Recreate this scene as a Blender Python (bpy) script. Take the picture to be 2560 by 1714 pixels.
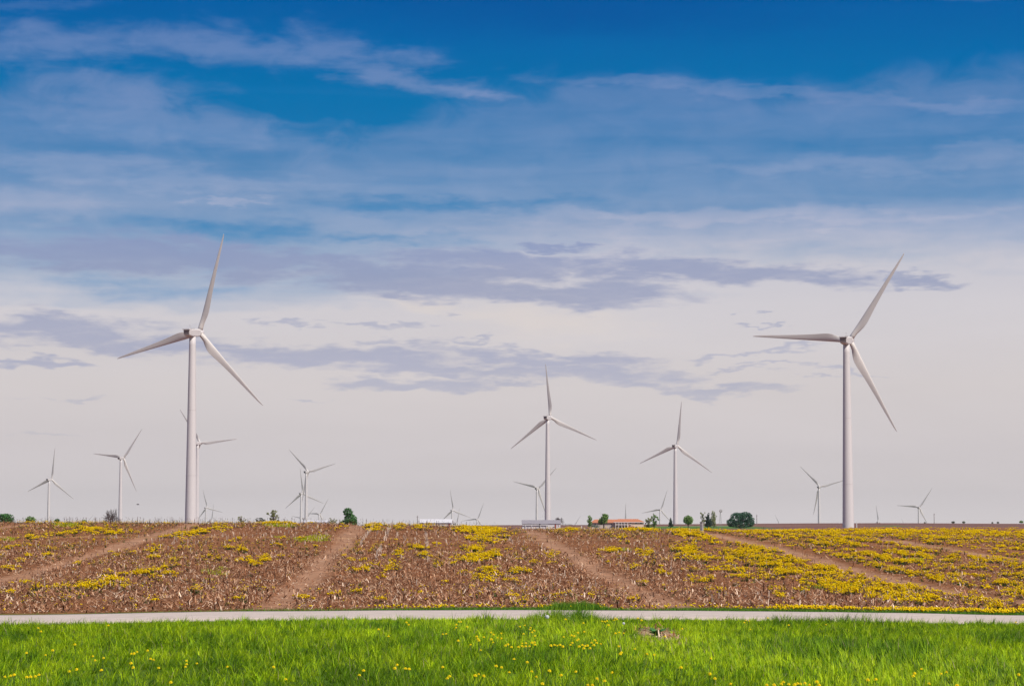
import bpy, bmesh, math, random
import numpy as np
from mathutils import Vector, Matrix

scene = bpy.context.scene
for o in list(bpy.data.objects):
    bpy.data.objects.remove(o)
C = scene.collection
R = math.radians

# ---------------------------------------------------------------- camera
F = 5925.0                    # focal length in pixels of the 2560 px wide photograph
PITCH = math.atan(448.5 / F)
ZC = 1.55                     # eye height above the verge
cam_d = bpy.data.cameras.new("camera")
cam_d.sensor_width = 36.0
cam_d.lens = 36.0 * F / 2560.0
cam_d.clip_start = 0.5
cam_d.clip_end = 80000.0
cam = bpy.data.objects.new("camera", cam_d)
C.objects.link(cam)
cam.location = (0, 0, ZC)
cam.rotation_euler = (math.pi / 2 + PITCH, 0, 0)
scene.camera = cam

def at(px, py, d):
    """world point seen at photo pixel (px, py) at forward distance d"""
    xc, yc = (px - 1280) / F, (857 - py) / F
    w = math.cos(PITCH) - yc * math.sin(PITCH)
    return Vector((xc / w * d, d, ZC + (math.sin(PITCH) + yc * math.cos(PITCH)) / w * d))

def project(x, y, z):
    z = z - ZC
    c, s = math.cos(PITCH), math.sin(PITCH)
    f = y * c + z * s
    v = -y * s + z * c
    return 1280 + F * x / f, 857 - F * v / f

# ---------------------------------------------------------------- light
SUN_AZ, SUN_EL = R(138), R(48)       # azimuth clockwise from the view direction
sd = bpy.data.lights.new("sun", 'SUN')
sd.energy = 4.2
sd.angle = R(0.8)
sd.color = (1.0, 0.945, 0.87)
sun = bpy.data.objects.new("sun", sd)
C.objects.link(sun)
sv = Vector((math.sin(SUN_AZ) * math.cos(SUN_EL), math.cos(SUN_AZ) * math.cos(SUN_EL), math.sin(SUN_EL)))
sun.rotation_euler = sv.to_track_quat('Z', 'Y').to_euler()
sun.location = (60, -60, 120)

scene.view_settings.view_transform = 'Standard'
scene.view_settings.look = 'None'
scene.view_settings.exposure = 0.0
scene.view_settings.gamma = 1.0
scene.cycles.max_bounces = 6
scene.cycles.transparent_max_bounces = 6

def lin(c):
    return tuple(((v / 255.0 + 0.055) / 1.055) ** 2.4 if v > 10 else v / 255.0 / 12.92 for v in c) + (1.0,)

# ---------------------------------------------------------------- sky
world = bpy.data.worlds.new("World")
scene.world = world
world.use_nodes = True
nt = world.node_tree
nt.nodes.clear()
N = nt.nodes.new
L = nt.links.new

def put(sock, v):
    if isinstance(v, bpy.types.NodeSocket):
        L(v, sock)
    else:
        sock.default_value = v

def M(op, a, b=0.0, c=0.0, clamp=False):
    n = N('ShaderNodeMath'); n.operation = op; n.use_clamp = clamp
    put(n.inputs[0], a); put(n.inputs[1], b); put(n.inputs[2], c)
    return n.outputs[0]

def sstep(v, lo, hi, o0=0.0, o1=1.0):
    n = N('ShaderNodeMapRange'); n.interpolation_type = 'SMOOTHSTEP'
    put(n.inputs['Value'], v)
    n.inputs['From Min'].default_value = lo; n.inputs['From Max'].default_value = hi
    n.inputs['To Min'].default_value = o0; n.inputs['To Max'].default_value = o1
    return n.outputs['Result']

def mixc(f, a, b):
    n = N('ShaderNodeMix'); n.data_type = 'RGBA'
    put(n.inputs['Factor'], f); put(n.inputs['A'], a); put(n.inputs['B'], b)
    return n.outputs['Result']

def ramp(v, lo, hi, stops):
    r = N('ShaderNodeValToRGB')
    L(M('DIVIDE', M('SUBTRACT', v, lo), hi - lo), r.inputs[0])
    e = r.color_ramp.elements
    while len(e) < len(stops): e.new(0.5)
    for i, (p, c) in enumerate(stops):
        e[i].position = (p - lo) / (hi - lo); e[i].color = c
    return r.outputs[0]

tc = N('ShaderNodeTexCoord')
sep = N('ShaderNodeSeparateXYZ'); L(tc.outputs['Generated'], sep.inputs[0])
dx, dy, dz = sep.outputs
rad = M('SQRT', M('ADD', M('MULTIPLY', dx, dx), M('MULTIPLY', dy, dy)))
az = M('ARCTAN2', dx, dy)
el = M('ARCTAN2', dz, rad)
# bearing and height in the sky on one common angular scale (1 radian = F units)
U = M('ADD', M('MULTIPLY', az, F * 1.012), 1280)
V = M('SUBTRACT', 1305.5, M('MULTIPLY', el, F * 1.008))
uv = N('ShaderNodeCombineXYZ'); L(U, uv.inputs[0]); L(V, uv.inputs[1])

def noise(sx, sy, scale_d, detail=5, rough=0.55, off=(0, 0), vec=None, warp=0.0):
    m = N('ShaderNodeMapping'); L(vec or uv.outputs[0], m.inputs['Vector'])
    m.inputs['Location'].default_value = (off[0], off[1], 0)
    m.inputs['Scale'].default_value = (1.0 / sx, 1.0 / sy, 1)
    m.vector_type = 'POINT'
    n = N('ShaderNodeTexNoise'); n.noise_dimensions = '2D'
    L(m.outputs[0], n.inputs['Vector'])
    n.inputs['Scale'].default_value = scale_d; n.inputs['Detail'].default_value = detail
    n.inputs['Roughness'].default_value = rough
    n.inputs['Distortion'].default_value = warp
    return n.outputs['Fac']

n_wide = noise(700, 110, 1.0, 5, 0.5, (3.1, 1.7), warp=0.4)
n_mid = noise(230, 48, 1.0, 6, 0.55, (7.7, 2.2), warp=0.5)
n_fine = noise(90, 16, 1.0, 5, 0.6, (1.3, 8.4), warp=0.3)
n_puff = noise(150, 75, 1.0, 6, 0.55, (5.3, 0.4), warp=0.4)
n_streak = noise(800, 70, 1.0, 4, 0.5, (0.6, 4.4), warp=0.25)

def warp_axis(sx, sy, off, amp):
    return M('MULTIPLY', M('SUBTRACT', noise(sx, sy, 1.0, 4, 0.6, off), 0.5), amp)
wu = M('ADD', M('ADD', U, warp_axis(260, 60, (9.1, 3.3), 420)), warp_axis(60, 16, (2.2, 6.1), 80))
wv = M('ADD', M('ADD', V, warp_axis(330, 90, (4.4, 9.3), 110)), warp_axis(80, 22, (8.2, 1.1), 26))
wuv = N('ShaderNodeCombineXYZ'); L(wu, wuv.inputs[0]); L(wv, wuv.inputs[1])

def cloud_field(ells):
    """highest 1 - |p| over a set of soft tilted ellipses (cx, cy, rx, ry, slope)"""
    out = None
    for cx, cy, rx, ry, sl in ells:
        m = N('ShaderNodeMapping'); m.vector_type = 'TEXTURE'
        L(wuv.outputs[0], m.inputs['Vector'])
        m.inputs['Location'].default_value = (cx, cy, 0)
        m.inputs['Rotation'].default_value = (0, 0, math.atan(sl))
        m.inputs['Scale'].default_value = (rx, ry, 1)
        ln = N('ShaderNodeVectorMath'); ln.operation = 'LENGTH'
        L(m.outputs[0], ln.inputs[0])
        e = M('SUBTRACT', 1.0, ln.outputs['Value'])
        out = e if out is None else M('MAXIMUM', out, e)
    return out

def mask(e, nz, gain, lo, hi):
    return sstep(M('ADD', e, M('MULTIPLY', M('SUBTRACT', nz, 0.5), gain)), lo, hi)

# clear blue, deep overhead and paler low down
blue = ramp(V, -40, 1320, [(-40, lin((0, 88, 160))), (90, lin((0, 101, 168))), (230, lin((0, 112, 173))),
                           (420, lin((26, 120, 177))), (600, lin((72, 138, 188))), (760, lin((120, 158, 198))),
                           (1000, lin((196, 196, 202)))])
blue = mixc(M('MULTIPLY', sstep(cloud_field([(1450, 20, 900, 120, 0.0)]), 0, 1), 0.6), blue, lin((0, 82, 155)))
# high veil: starts below a wavy edge that differs with bearing
fc = N('ShaderNodeFloatCurve')
cm = fc.mapping; cu = cm.curves[0]
pts = [(0, 210), (200, 185), (400, 215), (600, 270), (800, 306), (1000, 285), (1200, 225), (1350, 195), (1600, 172),
       (1850, 205), (2100, 200), (2300, 182), (2560, 175)]
while len(cu.points) < len(pts): cu.points.new(0.5, 0.5)
for i, (a, b) in enumerate(pts):
    cu.points[i].location = (a / 2560.0, b / 400.0)
cm.update()
L(M('DIVIDE', U, 2560.0, clamp=True), fc.inputs['Value'])
edge = M('MULTIPLY', fc.outputs[0], 400.0)
below = M('SUBTRACT', V, edge)
bw = M('ADD', below, M('MULTIPLY', M('SUBTRACT', n_puff, 0.5), 110))
VL = M('SUBTRACT', V, sstep(U, 1500, 500, 0.0, 185.0))
veil = M('ADD', sstep(bw, -22, 70, 0.0, 0.38),
         M('ADD', sstep(M('ADD', V, M('MULTIPLY', M('SUBTRACT', n_wide, 0.5), 130)), 370, 460, 0.0, 0.10),
           M('ADD', sstep(M('ADD', VL, M('MULTIPLY', M('SUBTRACT', n_wide, 0.5), 200)), 470, 600, 0.0, 0.20),
             sstep(M('ADD', VL, M('MULTIPLY', M('SUBTRACT', n_mid, 0.5), 130)), 545, 690, 0.0, 0.40))))
veil = M('ADD', veil, M('MULTIPLY', M('MULTIPLY', M('SUBTRACT', n_streak, 0.5), 0.55), sstep(V, 190, 330)))
veil = M('ADD', veil, M('MULTIPLY', M('MULTIPLY', M('SUBTRACT', n_puff, 0.5), 0.35), sstep(below, -10, 90, 0, 1)))
veil_c = ramp(V, 0, 1320, [(0, lin((108, 138, 190))), (250, lin((132, 152, 195))), (330, lin((134, 156, 197))), (450, lin((146, 165, 200))),
                           (560, lin((176, 182, 205))), (650, lin((200, 199, 209))), (760, lin((210, 206, 211))), (960, lin((213, 206, 206))),
                           (1130, lin((210, 203, 204))), (1230, lin((213, 206, 206))), (1310, lin((221, 214, 214)))])
# brighter puffs and streaks
puffs = mask(cloud_field([(150, 128, 330, 46, -0.04), (520, 116, 360, 52, -0.02), (830, 128, 260, 48, 0.16),
                          (1010, 188, 230, 40, 0.15), (1170, 218, 120, 20, 0.05)]), n_puff, 1.7, -0.45, 1.15)
puffs2 = mask(cloud_field([(60, 42, 150, 26, -0.05), (450, 4, 220, 18, 0.0), (2430, 4, 130, 16, 0.0),
                           (280, 235, 330, 60, 0.12), (420, 320, 420, 60, 0.1)]), n_puff, 1.3, -0.2, 0.9)
lines_ = mask(cloud_field([(1900, 232, 420, 20, 0.07), (2330, 262, 330, 24, 0.05), (1600, 200, 260, 22, 0.06),
                           (2150, 412, 560, 32, 0.0), (2480, 395, 260, 30, -0.02), (160, 425, 330, 40, 0.10),
                           (90, 520, 260, 60, 0.03), (500, 455, 400, 36, 0.05), (1900, 540, 800, 26, 0.0),
                           (560, 510, 140, 10, 0.08)]), n_mid, 0.9, -0.1, 0.8)
holes = mask(cloud_field([(610, 575, 290, 42, 0.02), (290, 722, 280, 30, 0.02), (960, 590, 260, 26, 0.03),
                          (1150, 505, 500, 26, 0.0)]), n_mid, 1.1, -0.2, 1.1)
veil = M('ADD', veil, M('MULTIPLY', puffs, 0.60))
veil = M('ADD', veil, M('MULTIPLY', puffs2, 0.22))
veil = M('ADD', veil, M('MULTIPLY', lines_, 0.27))
veil = M('SUBTRACT', veil, M('MULTIPLY', holes, 0.36))
veil = M('MAXIMUM', veil, sstep(M('ADD', V, M('MULTIPLY', M('SUBTRACT', n_mid, 0.5), 60)), 725, 790))
veil = M('MINIMUM', M('MAXIMUM', veil, 0.0), 1.0)
col = mixc(veil, blue, veil_c)
# darker lilac stratus bars
bars = cloud_field([
    (560, 655, 560, 48, 0.03), (330, 640, 480, 52, 0.02), (1040, 690, 360, 44, 0.06), (1230, 655, 330, 42, 0.02), (1430, 722, 290, 46, 0.09),
    (1650, 668, 280, 40, 0.05), (1900, 690, 330, 32, 0.04), (2320, 700, 110, 18, 0.06), (1420, 603, 110, 14, 0.03),
    (150, 832, 330, 42, 0.04), (380, 868, 220, 30, 0.02), (60, 912, 130, 13, 0.02), (820, 885, 360, 30, 0.02), (1040, 912, 260, 22, 0.0),
    (1370, 890, 330, 22, 0.06), (1480, 925, 290, 30, 0.03), (1720, 962, 240, 17, 0.05), (1000, 962, 190, 24, 0.01),
    (1300, 925, 240, 30, 0.0), (1240, 960, 120, 12, 0.0)])
bar_m = mask(bars, M('ADD', M('MULTIPLY', n_mid, 0.65), M('MULTIPLY', n_fine, 0.35)), 1.7, -0.22, 0.62)
bar_m = M('MULTIPLY', bar_m, M('ADD', 0.72, M('MULTIPLY', n_fine, 0.5)), clamp=True)
bits = cloud_field([(1930, 882, 120, 9, -0.02), (1830, 893, 60, 10, -0.08), (1870, 927, 90, 7, 0.05), (1970, 919, 50, 6, 0),
                    (2090, 924, 110, 8, 0.06), (2060, 944, 40, 6, 0), (1950, 982, 110, 12, 0), (720, 800, 95, 8, 0),
                    (905, 812, 120, 8, 0.0), (1150, 778, 60, 6, 0), (990, 852, 110, 9, 0.03), (1300, 970, 90, 8, 0),
                    (150, 1010, 140, 7, 0.02), (1945, 782, 40, 4, 0), (1930, 813, 60, 4, 0.02), (1200, 852, 60, 6, 0),
                    (120, 1092, 110, 5, 0), (780, 1003, 90, 4, 0)])
bits_m = mask(bits, n_fine, 1.3, -0.1, 0.75)
bar_c = ramp(V, 560, 1120, [(560, lin((134, 150, 192))), (700, lin((148, 157, 188))), (900, lin((168, 172, 196))),
                            (1020, lin((184, 184, 198))), (1120, lin((194, 190, 196)))])
col = mixc(M('MULTIPLY', bar_m, 0.80), col, bar_c)
col = mixc(M('MULTIPLY', bits_m, 0.55), col, bar_c)
glow = sstep(M('ADD', cloud_field([(1330, 800, 330, 62, 0.02), (1080, 745, 200, 34, 0.1)]), M('MULTIPLY', M('SUBTRACT', n_wide, 0.5), 0.6)), -0.1, 0.9)
glow = M('MULTIPLY', glow, M('SUBTRACT', 1.0, bar_m))
col = mixc(M('MULTIPLY', glow, 0.6), col, lin((224, 214, 208)))
soft = M('ADD', 0.965, M('MULTIPLY', n_wide, 0.07))
vm = N('ShaderNodeVectorMath'); vm.operation = 'SCALE'; L(col, vm.inputs[0]); L(soft, vm.inputs['Scale'])
low_sky = vm.outputs[0]
nish = N('ShaderNodeTexSky'); nish.sky_type = 'NISHITA'; nish.sun_disc = False
nish.sun_elevation = SUN_EL; nish.sun_rotation = SUN_AZ
nish.air_density = 1.0; nish.dust_density = 1.5; nish.altitude = 250
ns = N('ShaderNodeVectorMath'); ns.operation = 'SCALE'; L(nish.outputs[0], ns.inputs[0]); ns.inputs['Scale'].default_value = 1.0
lo = N('ShaderNodeVectorMath'); lo.operation = 'SCALE'; L(low_sky, lo.inputs[0]); lo.inputs['Scale'].default_value = 10.0
final = mixc(sstep(el, R(14), R(34)), lo.outputs[0], ns.outputs[0])
bg = N('ShaderNodeBackground'); L(final, bg.inputs[0]); bg.inputs[1].default_value = 0.1
wo = N('ShaderNodeOutputWorld'); L(bg.outputs[0], wo.inputs[0])
world.cycles.sampling_method = 'MANUAL'
world.cycles.sample_map_resolution = 1024

# ---------------------------------------------------------------- helpers
rng = np.random.default_rng(7)

def mat(name, base, rough=0.8, var=0.0, scale=1.0, col2=None, spec=0.3, attr=None, detail=4, bump=0.0, bump_scale=30.0,
        trans=0.0, stretch=(1, 1, 1), jitter=0.0, metal=0.0):
    """procedural material: base colour (or a colour attribute) broken up by object-space noise"""
    m = bpy.data.materials.new(name); m.use_nodes = True
    t = m.node_tree; t.nodes.clear()
    n, l = t.nodes.new, t.links.new
    out = n('ShaderNodeOutputMaterial'); p = n('ShaderNodeBsdfPrincipled')
    p.inputs['Roughness'].default_value = rough
    p.inputs['Specular IOR Level'].default_value = spec
    p.inputs['Metallic'].default_value = metal
    tcn = n('ShaderNodeTexCoord'); mp = n('ShaderNodeMapping'); mp.inputs['Scale'].default_value = stretch
    l(tcn.outputs['Object'], mp.inputs[0])
    nz = n('ShaderNodeTexNoise'); nz.inputs['Scale'].default_value = scale; nz.inputs['Detail'].default_value = detail
    nz.inputs['Roughness'].default_value = 0.65
    l(mp.outputs[0], nz.inputs['Vector'])
    if attr:
        a = n('ShaderNodeAttribute'); a.attribute_name = attr; src = a.outputs['Color']
    else:
        rgb = n('ShaderNodeRGB'); rgb.outputs[0].default_value = tuple(base) + (1,); src = rgb.outputs[0]
    if col2 is not None:
        mx = n('ShaderNodeMix'); mx.data_type = 'RGBA'
        mr = n('ShaderNodeMapRange'); mr.inputs['From Min'].default_value = 0.38; mr.inputs['From Max'].default_value = 0.62
        l(nz.outputs['Fac'], mr.inputs['Value']); l(mr.outputs[0], mx.inputs['Factor'])
        l(src, mx.inputs['A']); mx.inputs['B'].default_value = tuple(col2) + (1,); src = mx.outputs['Result']
    if var:
        mr = n('ShaderNodeMapRange'); mr.inputs['From Min'].default_value = 0.25; mr.inputs['From Max'].default_value = 0.75
        mr.inputs['To Min'].default_value = 1 - var; mr.inputs['To Max'].default_value = 1 + var
        l(nz.outputs['Fac'], mr.inputs['Value'])
        vmn = n('ShaderNodeVectorMath'); vmn.operation = 'SCALE'
        l(src, vmn.inputs[0]); l(mr.outputs[0], vmn.inputs['Scale']); src = vmn.outputs[0]
    l(src, p.inputs['Base Color'])
    if bump:
        b = n('ShaderNodeBump'); b.inputs['Strength'].default_value = bump; b.inputs['Distance'].default_value = 0.03
        nb = n('ShaderNodeTexNoise'); nb.inputs['Scale'].default_value = bump_scale; nb.inputs['Detail'].default_value = 6
        l(tcn.outputs['Object'], nb.inputs['Vector']); l(nb.outputs['Fac'], b.inputs['Height']); l(b.outputs[0], p.inputs['Normal'])
    if trans:
        tr = n('ShaderNodeBsdfTranslucent'); l(src, tr.inputs[0])
        ms = n('ShaderNodeMixShader'); ms.inputs[0].default_value = trans
        l(p.outputs[0], ms.inputs[1]); l(tr.outputs[0], ms.inputs[2]); l(ms.outputs[0], out.inputs[0])
    else:
        l(p.outputs[0], out.inputs[0])
    return m

def raw_mesh(name, co, idx, counts, colors=None, smooth=False):
    """mesh straight from numpy: co (n,3), idx flat loop vertices, counts per face"""
    me = bpy.data.meshes.new(name)
    me.vertices.add(len(co)); me.vertices.foreach_set('co', np.asarray(co, np.float32).ravel())
    me.loops.add(len(idx)); me.loops.foreach_set('vertex_index', np.asarray(idx, np.int32))
    counts = np.asarray(counts, np.int32)
    me.polygons.add(len(counts))
    me.polygons.foreach_set('loop_start', np.concatenate([[0], np.cumsum(counts)[:-1]]).astype(np.int32))
    me.polygons.foreach_set('loop_total', counts)
    if smooth: me.polygons.foreach_set('use_smooth', np.ones(len(counts), bool))
    me.update(calc_edges=True)
    if colors is not None:
        a = me.color_attributes.new('tint', 'FLOAT_COLOR', 'POINT')
        c = np.ones((len(co), 4), np.float32); c[:, :3] = colors
        a.data.foreach_set('color', c.ravel())
    me.validate()
    return me

def link(name, me, m=None, parent=None, loc=None):
    o = bpy.data.objects.new(name, me); C.objects.link(o)
    if m is not None: me.materials.append(m)
    if parent is not None: o.parent = parent
    if loc is not None: o.location = loc
    return o

def tag(o, label=None, cat=None, group=None, kind=None):
    if label: o['label'] = label
    if cat: o['category'] = cat
    if group: o['group'] = group
    if kind: o['kind'] = kind
    return o

def thing(name, label, cat, loc=(0, 0, 0), rz=0.0, group=None):
    o = bpy.data.objects.new(name, None); C.objects.link(o)
    o.empty_display_size = 1; o.location = loc; o.rotation_euler = (0, 0, rz)
    return tag(o, label, cat, group)

class MB:
    """collects simple solids into one mesh"""
    def __init__(s): s.v, s.f = [], []
    def add(s, vs, fs):
        o = len(s.v); s.v += [tuple(v) for v in vs]; s.f += [tuple(i + o for i in f) for f in fs]; return s
    def box(s, x0, x1, y0, y1, z0, z1):
        return s.add([(x0, y0, z0), (x1, y0, z0), (x1, y1, z0), (x0, y1, z0), (x0, y0, z1), (x1, y0, z1), (x1, y1, z1), (x0, y1, z1)],
                     [(3, 2, 1, 0), (4, 5, 6, 7), (0, 1, 5, 4), (1, 2, 6, 5), (2, 3, 7, 6), (3, 0, 4, 7)])
    def loft(s, rings, cap=True):
        n = len(rings[0]); vs = [v for r in rings for v in r]; fs = []
        for i in range(len(rings) - 1):
            for j in range(n):
                a, b = i * n + j, i * n + (j + 1) % n
                fs.append((a, b, b + n, a + n))
        if cap:
            fs.append(tuple(reversed(range(n)))); fs.append(tuple(range((len(rings) - 1) * n, len(rings) * n)))
        return s.add(vs, fs)
    def tube(s, p0, p1, r0, r1, n=8):
        p0, p1 = Vector(p0), Vector(p1); d = (p1 - p0).normalized()
        u = d.orthogonal().normalized(); w = d.cross(u)
        ring = lambda p, r: [p + (u * math.cos(2 * math.pi * k / n) + w * math.sin(2 * math.pi * k / n)) * r for k in range(n)]
        return s.loft([ring(p0, r0), ring(p1, r1)])
    def build(s, name, m, parent=None, smooth=False, loc=None):
        me = bpy.data.meshes.new(name); me.from_pydata(s.v, [], s.f); me.update()
        bm = bmesh.new(); bm.from_mesh(me); bmesh.ops.recalc_face_normals(bm, faces=bm.faces); bm.to_mesh(me); bm.free()
        if smooth: me.polygons.foreach_set('use_smooth', [True] * len(me.polygons))
        return link(name, me, m, parent, loc)

def vnoise(x, y, seed=0):
    """smooth 2-D value noise, 0..1"""
    def h(i, j):
        n = (i.astype(np.int64) * 374761393 + j.astype(np.int64) * 668265263 + seed * 1442695) & 0xffffffff
        n = ((n ^ (n >> 13)) * 1274126177) & 0xffffffff
        return ((n ^ (n >> 16)) & 0xffff) / 65535.0
    xi, yi = np.floor(x), np.floor(y); fx, fy = x - xi, y - yi
    fx, fy = fx * fx * (3 - 2 * fx), fy * fy * (3 - 2 * fy)
    a, b, c, d = h(xi, yi), h(xi + 1, yi), h(xi, yi + 1), h(xi + 1, yi + 1)
    return (a * (1 - fx) + b * fx) * (1 - fy) + (c * (1 - fx) + d * fx) * fy

def fbm(x, y, seed=0, o=4):
    s = np.zeros_like(x, dtype=float); a, t = 0.5, 0
    for k in range(o):
        s += a * vnoise(x * 2 ** k, y * 2 ** k, seed + k * 17); t += a; a *= 0.55
    return s / t

# ---------------------------------------------------------------- turbines: where they stand
HUB, ROT, OVER = 80.0, 38.5, 5.0
AXIS = R(24)                       # bearing the rotors face (away from the road, into the wind)
# hub pixel, blade length in pixels, direction of one blade (pixels), label
TURB = [
    (499, 829, 255.5, (63, -244), "big white wind turbine at the left, one blade almost upright"),
    (2125, 848, 257, (140, -215), "big white wind turbine at the right whose white tower foot shows above the brown ridge"),
    (1376, 1042, 135.5, (-10, -136), "mid-distance wind turbine rising behind the grey roofed barn in the middle"),
    (1693, 1113, 112, (13, -111), "mid-distance wind turbine between the orange roofed house and the round green tree"),
    (501, 1106, 104, (102, -10), "wind turbine half hidden behind the tower of the big left turbine"),
    (309, 1143.4, 91, (48, -75), "wind turbine beside the bare grey tree on the crest"),
    (129, 1197, 80, (9, -79), "leftmost wind turbine, above the small green bushes"),
    (771, 1178, 79, (-49, -57), "taller wind turbine of the overlapping pair above the long white building"),
    (757, 1232, 64.5, (-6, -64), "shorter wind turbine of the overlapping pair above the long white building"),
    (800, 1284, 45, (21, -38), "small far wind turbine just above the right end of the long white building"),
    (763, 1297, 41, (25, -32), "small far wind turbine whose hub hides behind the overlapping pair of towers"),
    (518, 1268, 47, (-10, -43), "small far wind turbine just right of the tower of the half hidden turbine"),
    (528.5, 1301, 43.5, (6.5, -43), "far wind turbine, one upright blade on the crest right of the half hidden turbine"),
    (218, 1305, 26, (15, -20), "very far wind turbine, only a faint blade tip above the crest by the small bushes"),
    (1133, 1274.5, 52, (-7, -51), "small far wind turbine at the right end of the white roofed barn"),
    (1194, 1296.5, 44, (16, -40), "small low wind turbine on the skyline between the two barns"),
    (1142, 1307, 39, (7.5, -38), "far wind turbine, white hub on the crest, one upright blade, beside the white roofed barn"),
    (1346, 1219.4, 72, (-58, -16), "far wind turbine just left of the tower behind the grey roofed barn"),
    (2195.5, 1303.5, 42, (-4.5, -41.5), "far wind turbine, hub on the horizon, one upright blade, right of the big right tower"),
    (1652.3, 1272.7, 52, (17, -49), "small far wind turbine right of the house, above the leafy yard trees"),
    (1563.5, 1303, 46, (1.5, -46), "far wind turbine showing one upright blade above the orange roof of the house"),
    (1436, 1312, 30, (16, -24), "very far wind turbine, faint slanting blade on the skyline left of the house"),
    (2050, 1215.6, 72.5, (-48, -51), "far wind turbine just left of the big right tower"),
    (2298.5, 1267, 59, (31, -46), "far wind turbine standing alone at the right edge of the picture"),
    (1948, 1309, 25, (-10, -23), "very far wind turbine, thin blade slanting left above the ridge beyond the dark evergreen"),
    (2259, 1309, 17, (-6, -16), "very far wind turbine, faintest blade tip on the ridge left of the lone right turbine"),
]
turb = []
for hx, hy, rp, bd, lab in TURB:
    view_az = math.atan((hx - 1280) / F)
    yaw = AXIS - view_az
    if hx in (800, 763): pass
    d = F * ROT / rp
    hub = at(hx, hy, d)
    ang = math.atan2(bd[0] / math.cos(yaw), -bd[1])
    base = Vector((hub.x - math.sin(AXIS) * OVER, hub.y - math.cos(AXIS) * OVER, hub.z - HUB - 0.3))
    turb.append((base, ang, lab))

# ---------------------------------------------------------------- terrain
UK = np.array([0, 700, 1000, 1300, 1700, 1900, 2050, 2200, 2560], float)
zr = (-0.0 - 0.09 * ((UK - 1280) / 1280) ** 2)
TAB = [  # radius, ground height relative to the eye at each bearing above
    (0, [-1.55] * 9), (30, [-1.55] * 9), (36, list(-1.555 + 0.5 * zr)), (37.5, list(-1.555 + zr)), (42.5, list(-1.555 + zr)),
    (47, [-1.53, -1.5, -1.5, -1.5, -1.51, -1.53, -1.55, -1.58, -1.6]),
    (55, [-1.46, -1.46, -1.46, -1.46, -1.47, -1.5, -1.54, -1.57, -1.6]),
    (64, [-1.23, -1.23, -1.23, -1.25, -1.30, -1.33, -1.38, -1.42, -1.47]),
    (72, [-1.02, -1.02, -1.02, -1.03, -1.05, -1.08, -1.13, -1.2, -1.33]),
    (80, [-0.80, -0.80, -0.83, -0.87, -0.88, -0.88, -0.95, -1.05, -1.18]),
    (90, [-0.48, -0.5, -0.54, -0.60, -0.62, -0.68, -0.76, -0.85, -0.98]),
    (98, [-0.24, -0.26, -0.34, -0.45, -0.48, -0.55, -0.62, -0.72, -0.86]),
    (107, [-0.03, -0.05, -0.125, -0.32, -0.35, -0.47, -0.55, -0.66, -0.78]),
    (118, [-0.05, -0.08, -0.17, -0.38, -0.42, -0.48, -0.52, -0.62, -0.74]),
    (150, [-0.6, -0.6, -0.7, -0.8, -0.7, -0.6, -0.58, -0.60, -0.68]),
    (300, [-4, -4, -4, -3.2, -2.2, -1.12, -0.85, -0.74, -0.74]),
    (500, [-6, -6, -6, -4.2, -2.6, -1.7, -1.2, -0.98, -0.98]),
    (900, [-7, -7, -6.5, -4.4, -3.5, -3.2, -10, -12, -9]),
    (1400, [-6, -6, -5, -3.9, -3.7, -3.6, -3.3, -3.0, -3.0]),
    (1550, [-5.5, -5.5, -4.2, -3.2, -2.8, -2.6, -2.6, -2.5, -2.5]),
    (1800, [-4, -3.5, -2.0, -0.8, -0.35, 0.0, 0.3, 0.35, -0.25]),
    (2100, [-13] * 9), (3200, [-30] * 9), (4500, [-55] * 9), (5600, [-75] * 9), (9000, [-85] * 9), (60000, [-87] * 9)]
DK = np.array([t[0] for t in TAB], float); ZK = np.array([t[1] for t in TAB])

def base_z(u, d):
    i = np.clip(np.searchsorted(UK, u) - 1, 0, len(UK) - 2)
    fu = np.clip((u - UK[i]) / (UK[i + 1] - UK[i]), 0, 1)
    j = np.clip(np.searchsorted(DK, d) - 1, 0, len(DK) - 2)
    fd = np.clip((d - DK[j]) / (DK[j + 1] - DK[j]), 0, 1)
    fu = fu * fu * (3 - 2 * fu)
    a = ZK[j, i] * (1 - fu) + ZK[j, i + 1] * fu
    b = ZK[j + 1, i] * (1 - fu) + ZK[j + 1, i + 1] * fu
    return a * (1 - fd) + b * fd

def smooth_z(x, y):
    r = np.hypot(x, y)
    a = np.clip(np.arctan2(x, y), -R(22), R(22))
    d = r * np.cos(a)
    u = 1280 + F * np.tan(a)
    return sum(w * base_z(u, d * k) for k, w in ((0.965, .2), (0.985, .2), (1.0, .2), (1.015, .2), (1.035, .2)))

_tb = [(b.x, b.y, b.z - ZC - float(smooth_z(np.array([b.x]), np.array([b.y]))[0])) for b, _, _ in turb]

def ground_z(x, y):
    x = np.asarray(x, float); y = np.asarray(y, float)
    z = smooth_z(x, y)
    far = y > 700
    if np.any(far):
        for bx, by, dz in _tb:
            s = 60.0 + 0.02 * by
            if by < 1900: s = 45.0
            z = z + np.where(far, dz * np.exp(-((x - bx) ** 2 + (y - by) ** 2) / (2 * s * s)), 0)
    return z + ZC

def gz(x, y): return float(ground_z(np.array([x]), np.array([y]))[0])

def ground_px(px, py, dlo=16.0, dhi=130.0):
    """first point of the ground met by the line of sight through (px, py)"""
    ds = np.linspace(dlo, dhi, 900)
    p = [at(px, py, d) for d in (dlo, dhi)]
    t = (ds - dlo) / (dhi - dlo)
    xs = p[0].x + (p[1].x - p[0].x) * t; zs = p[0].z + (p[1].z - p[0].z) * t
    g = ground_z(xs, ds)
    k = np.argmax(g >= zs)
    return xs[k], ds[k], g[k]

TRACKS = [-14.1, -6.75, 0.72, 8.1, 15.4]    # wheel tracks, sideways position at 104 m
def track_s(x, y): return x + 0.039 * (y - 104.0)

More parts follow.
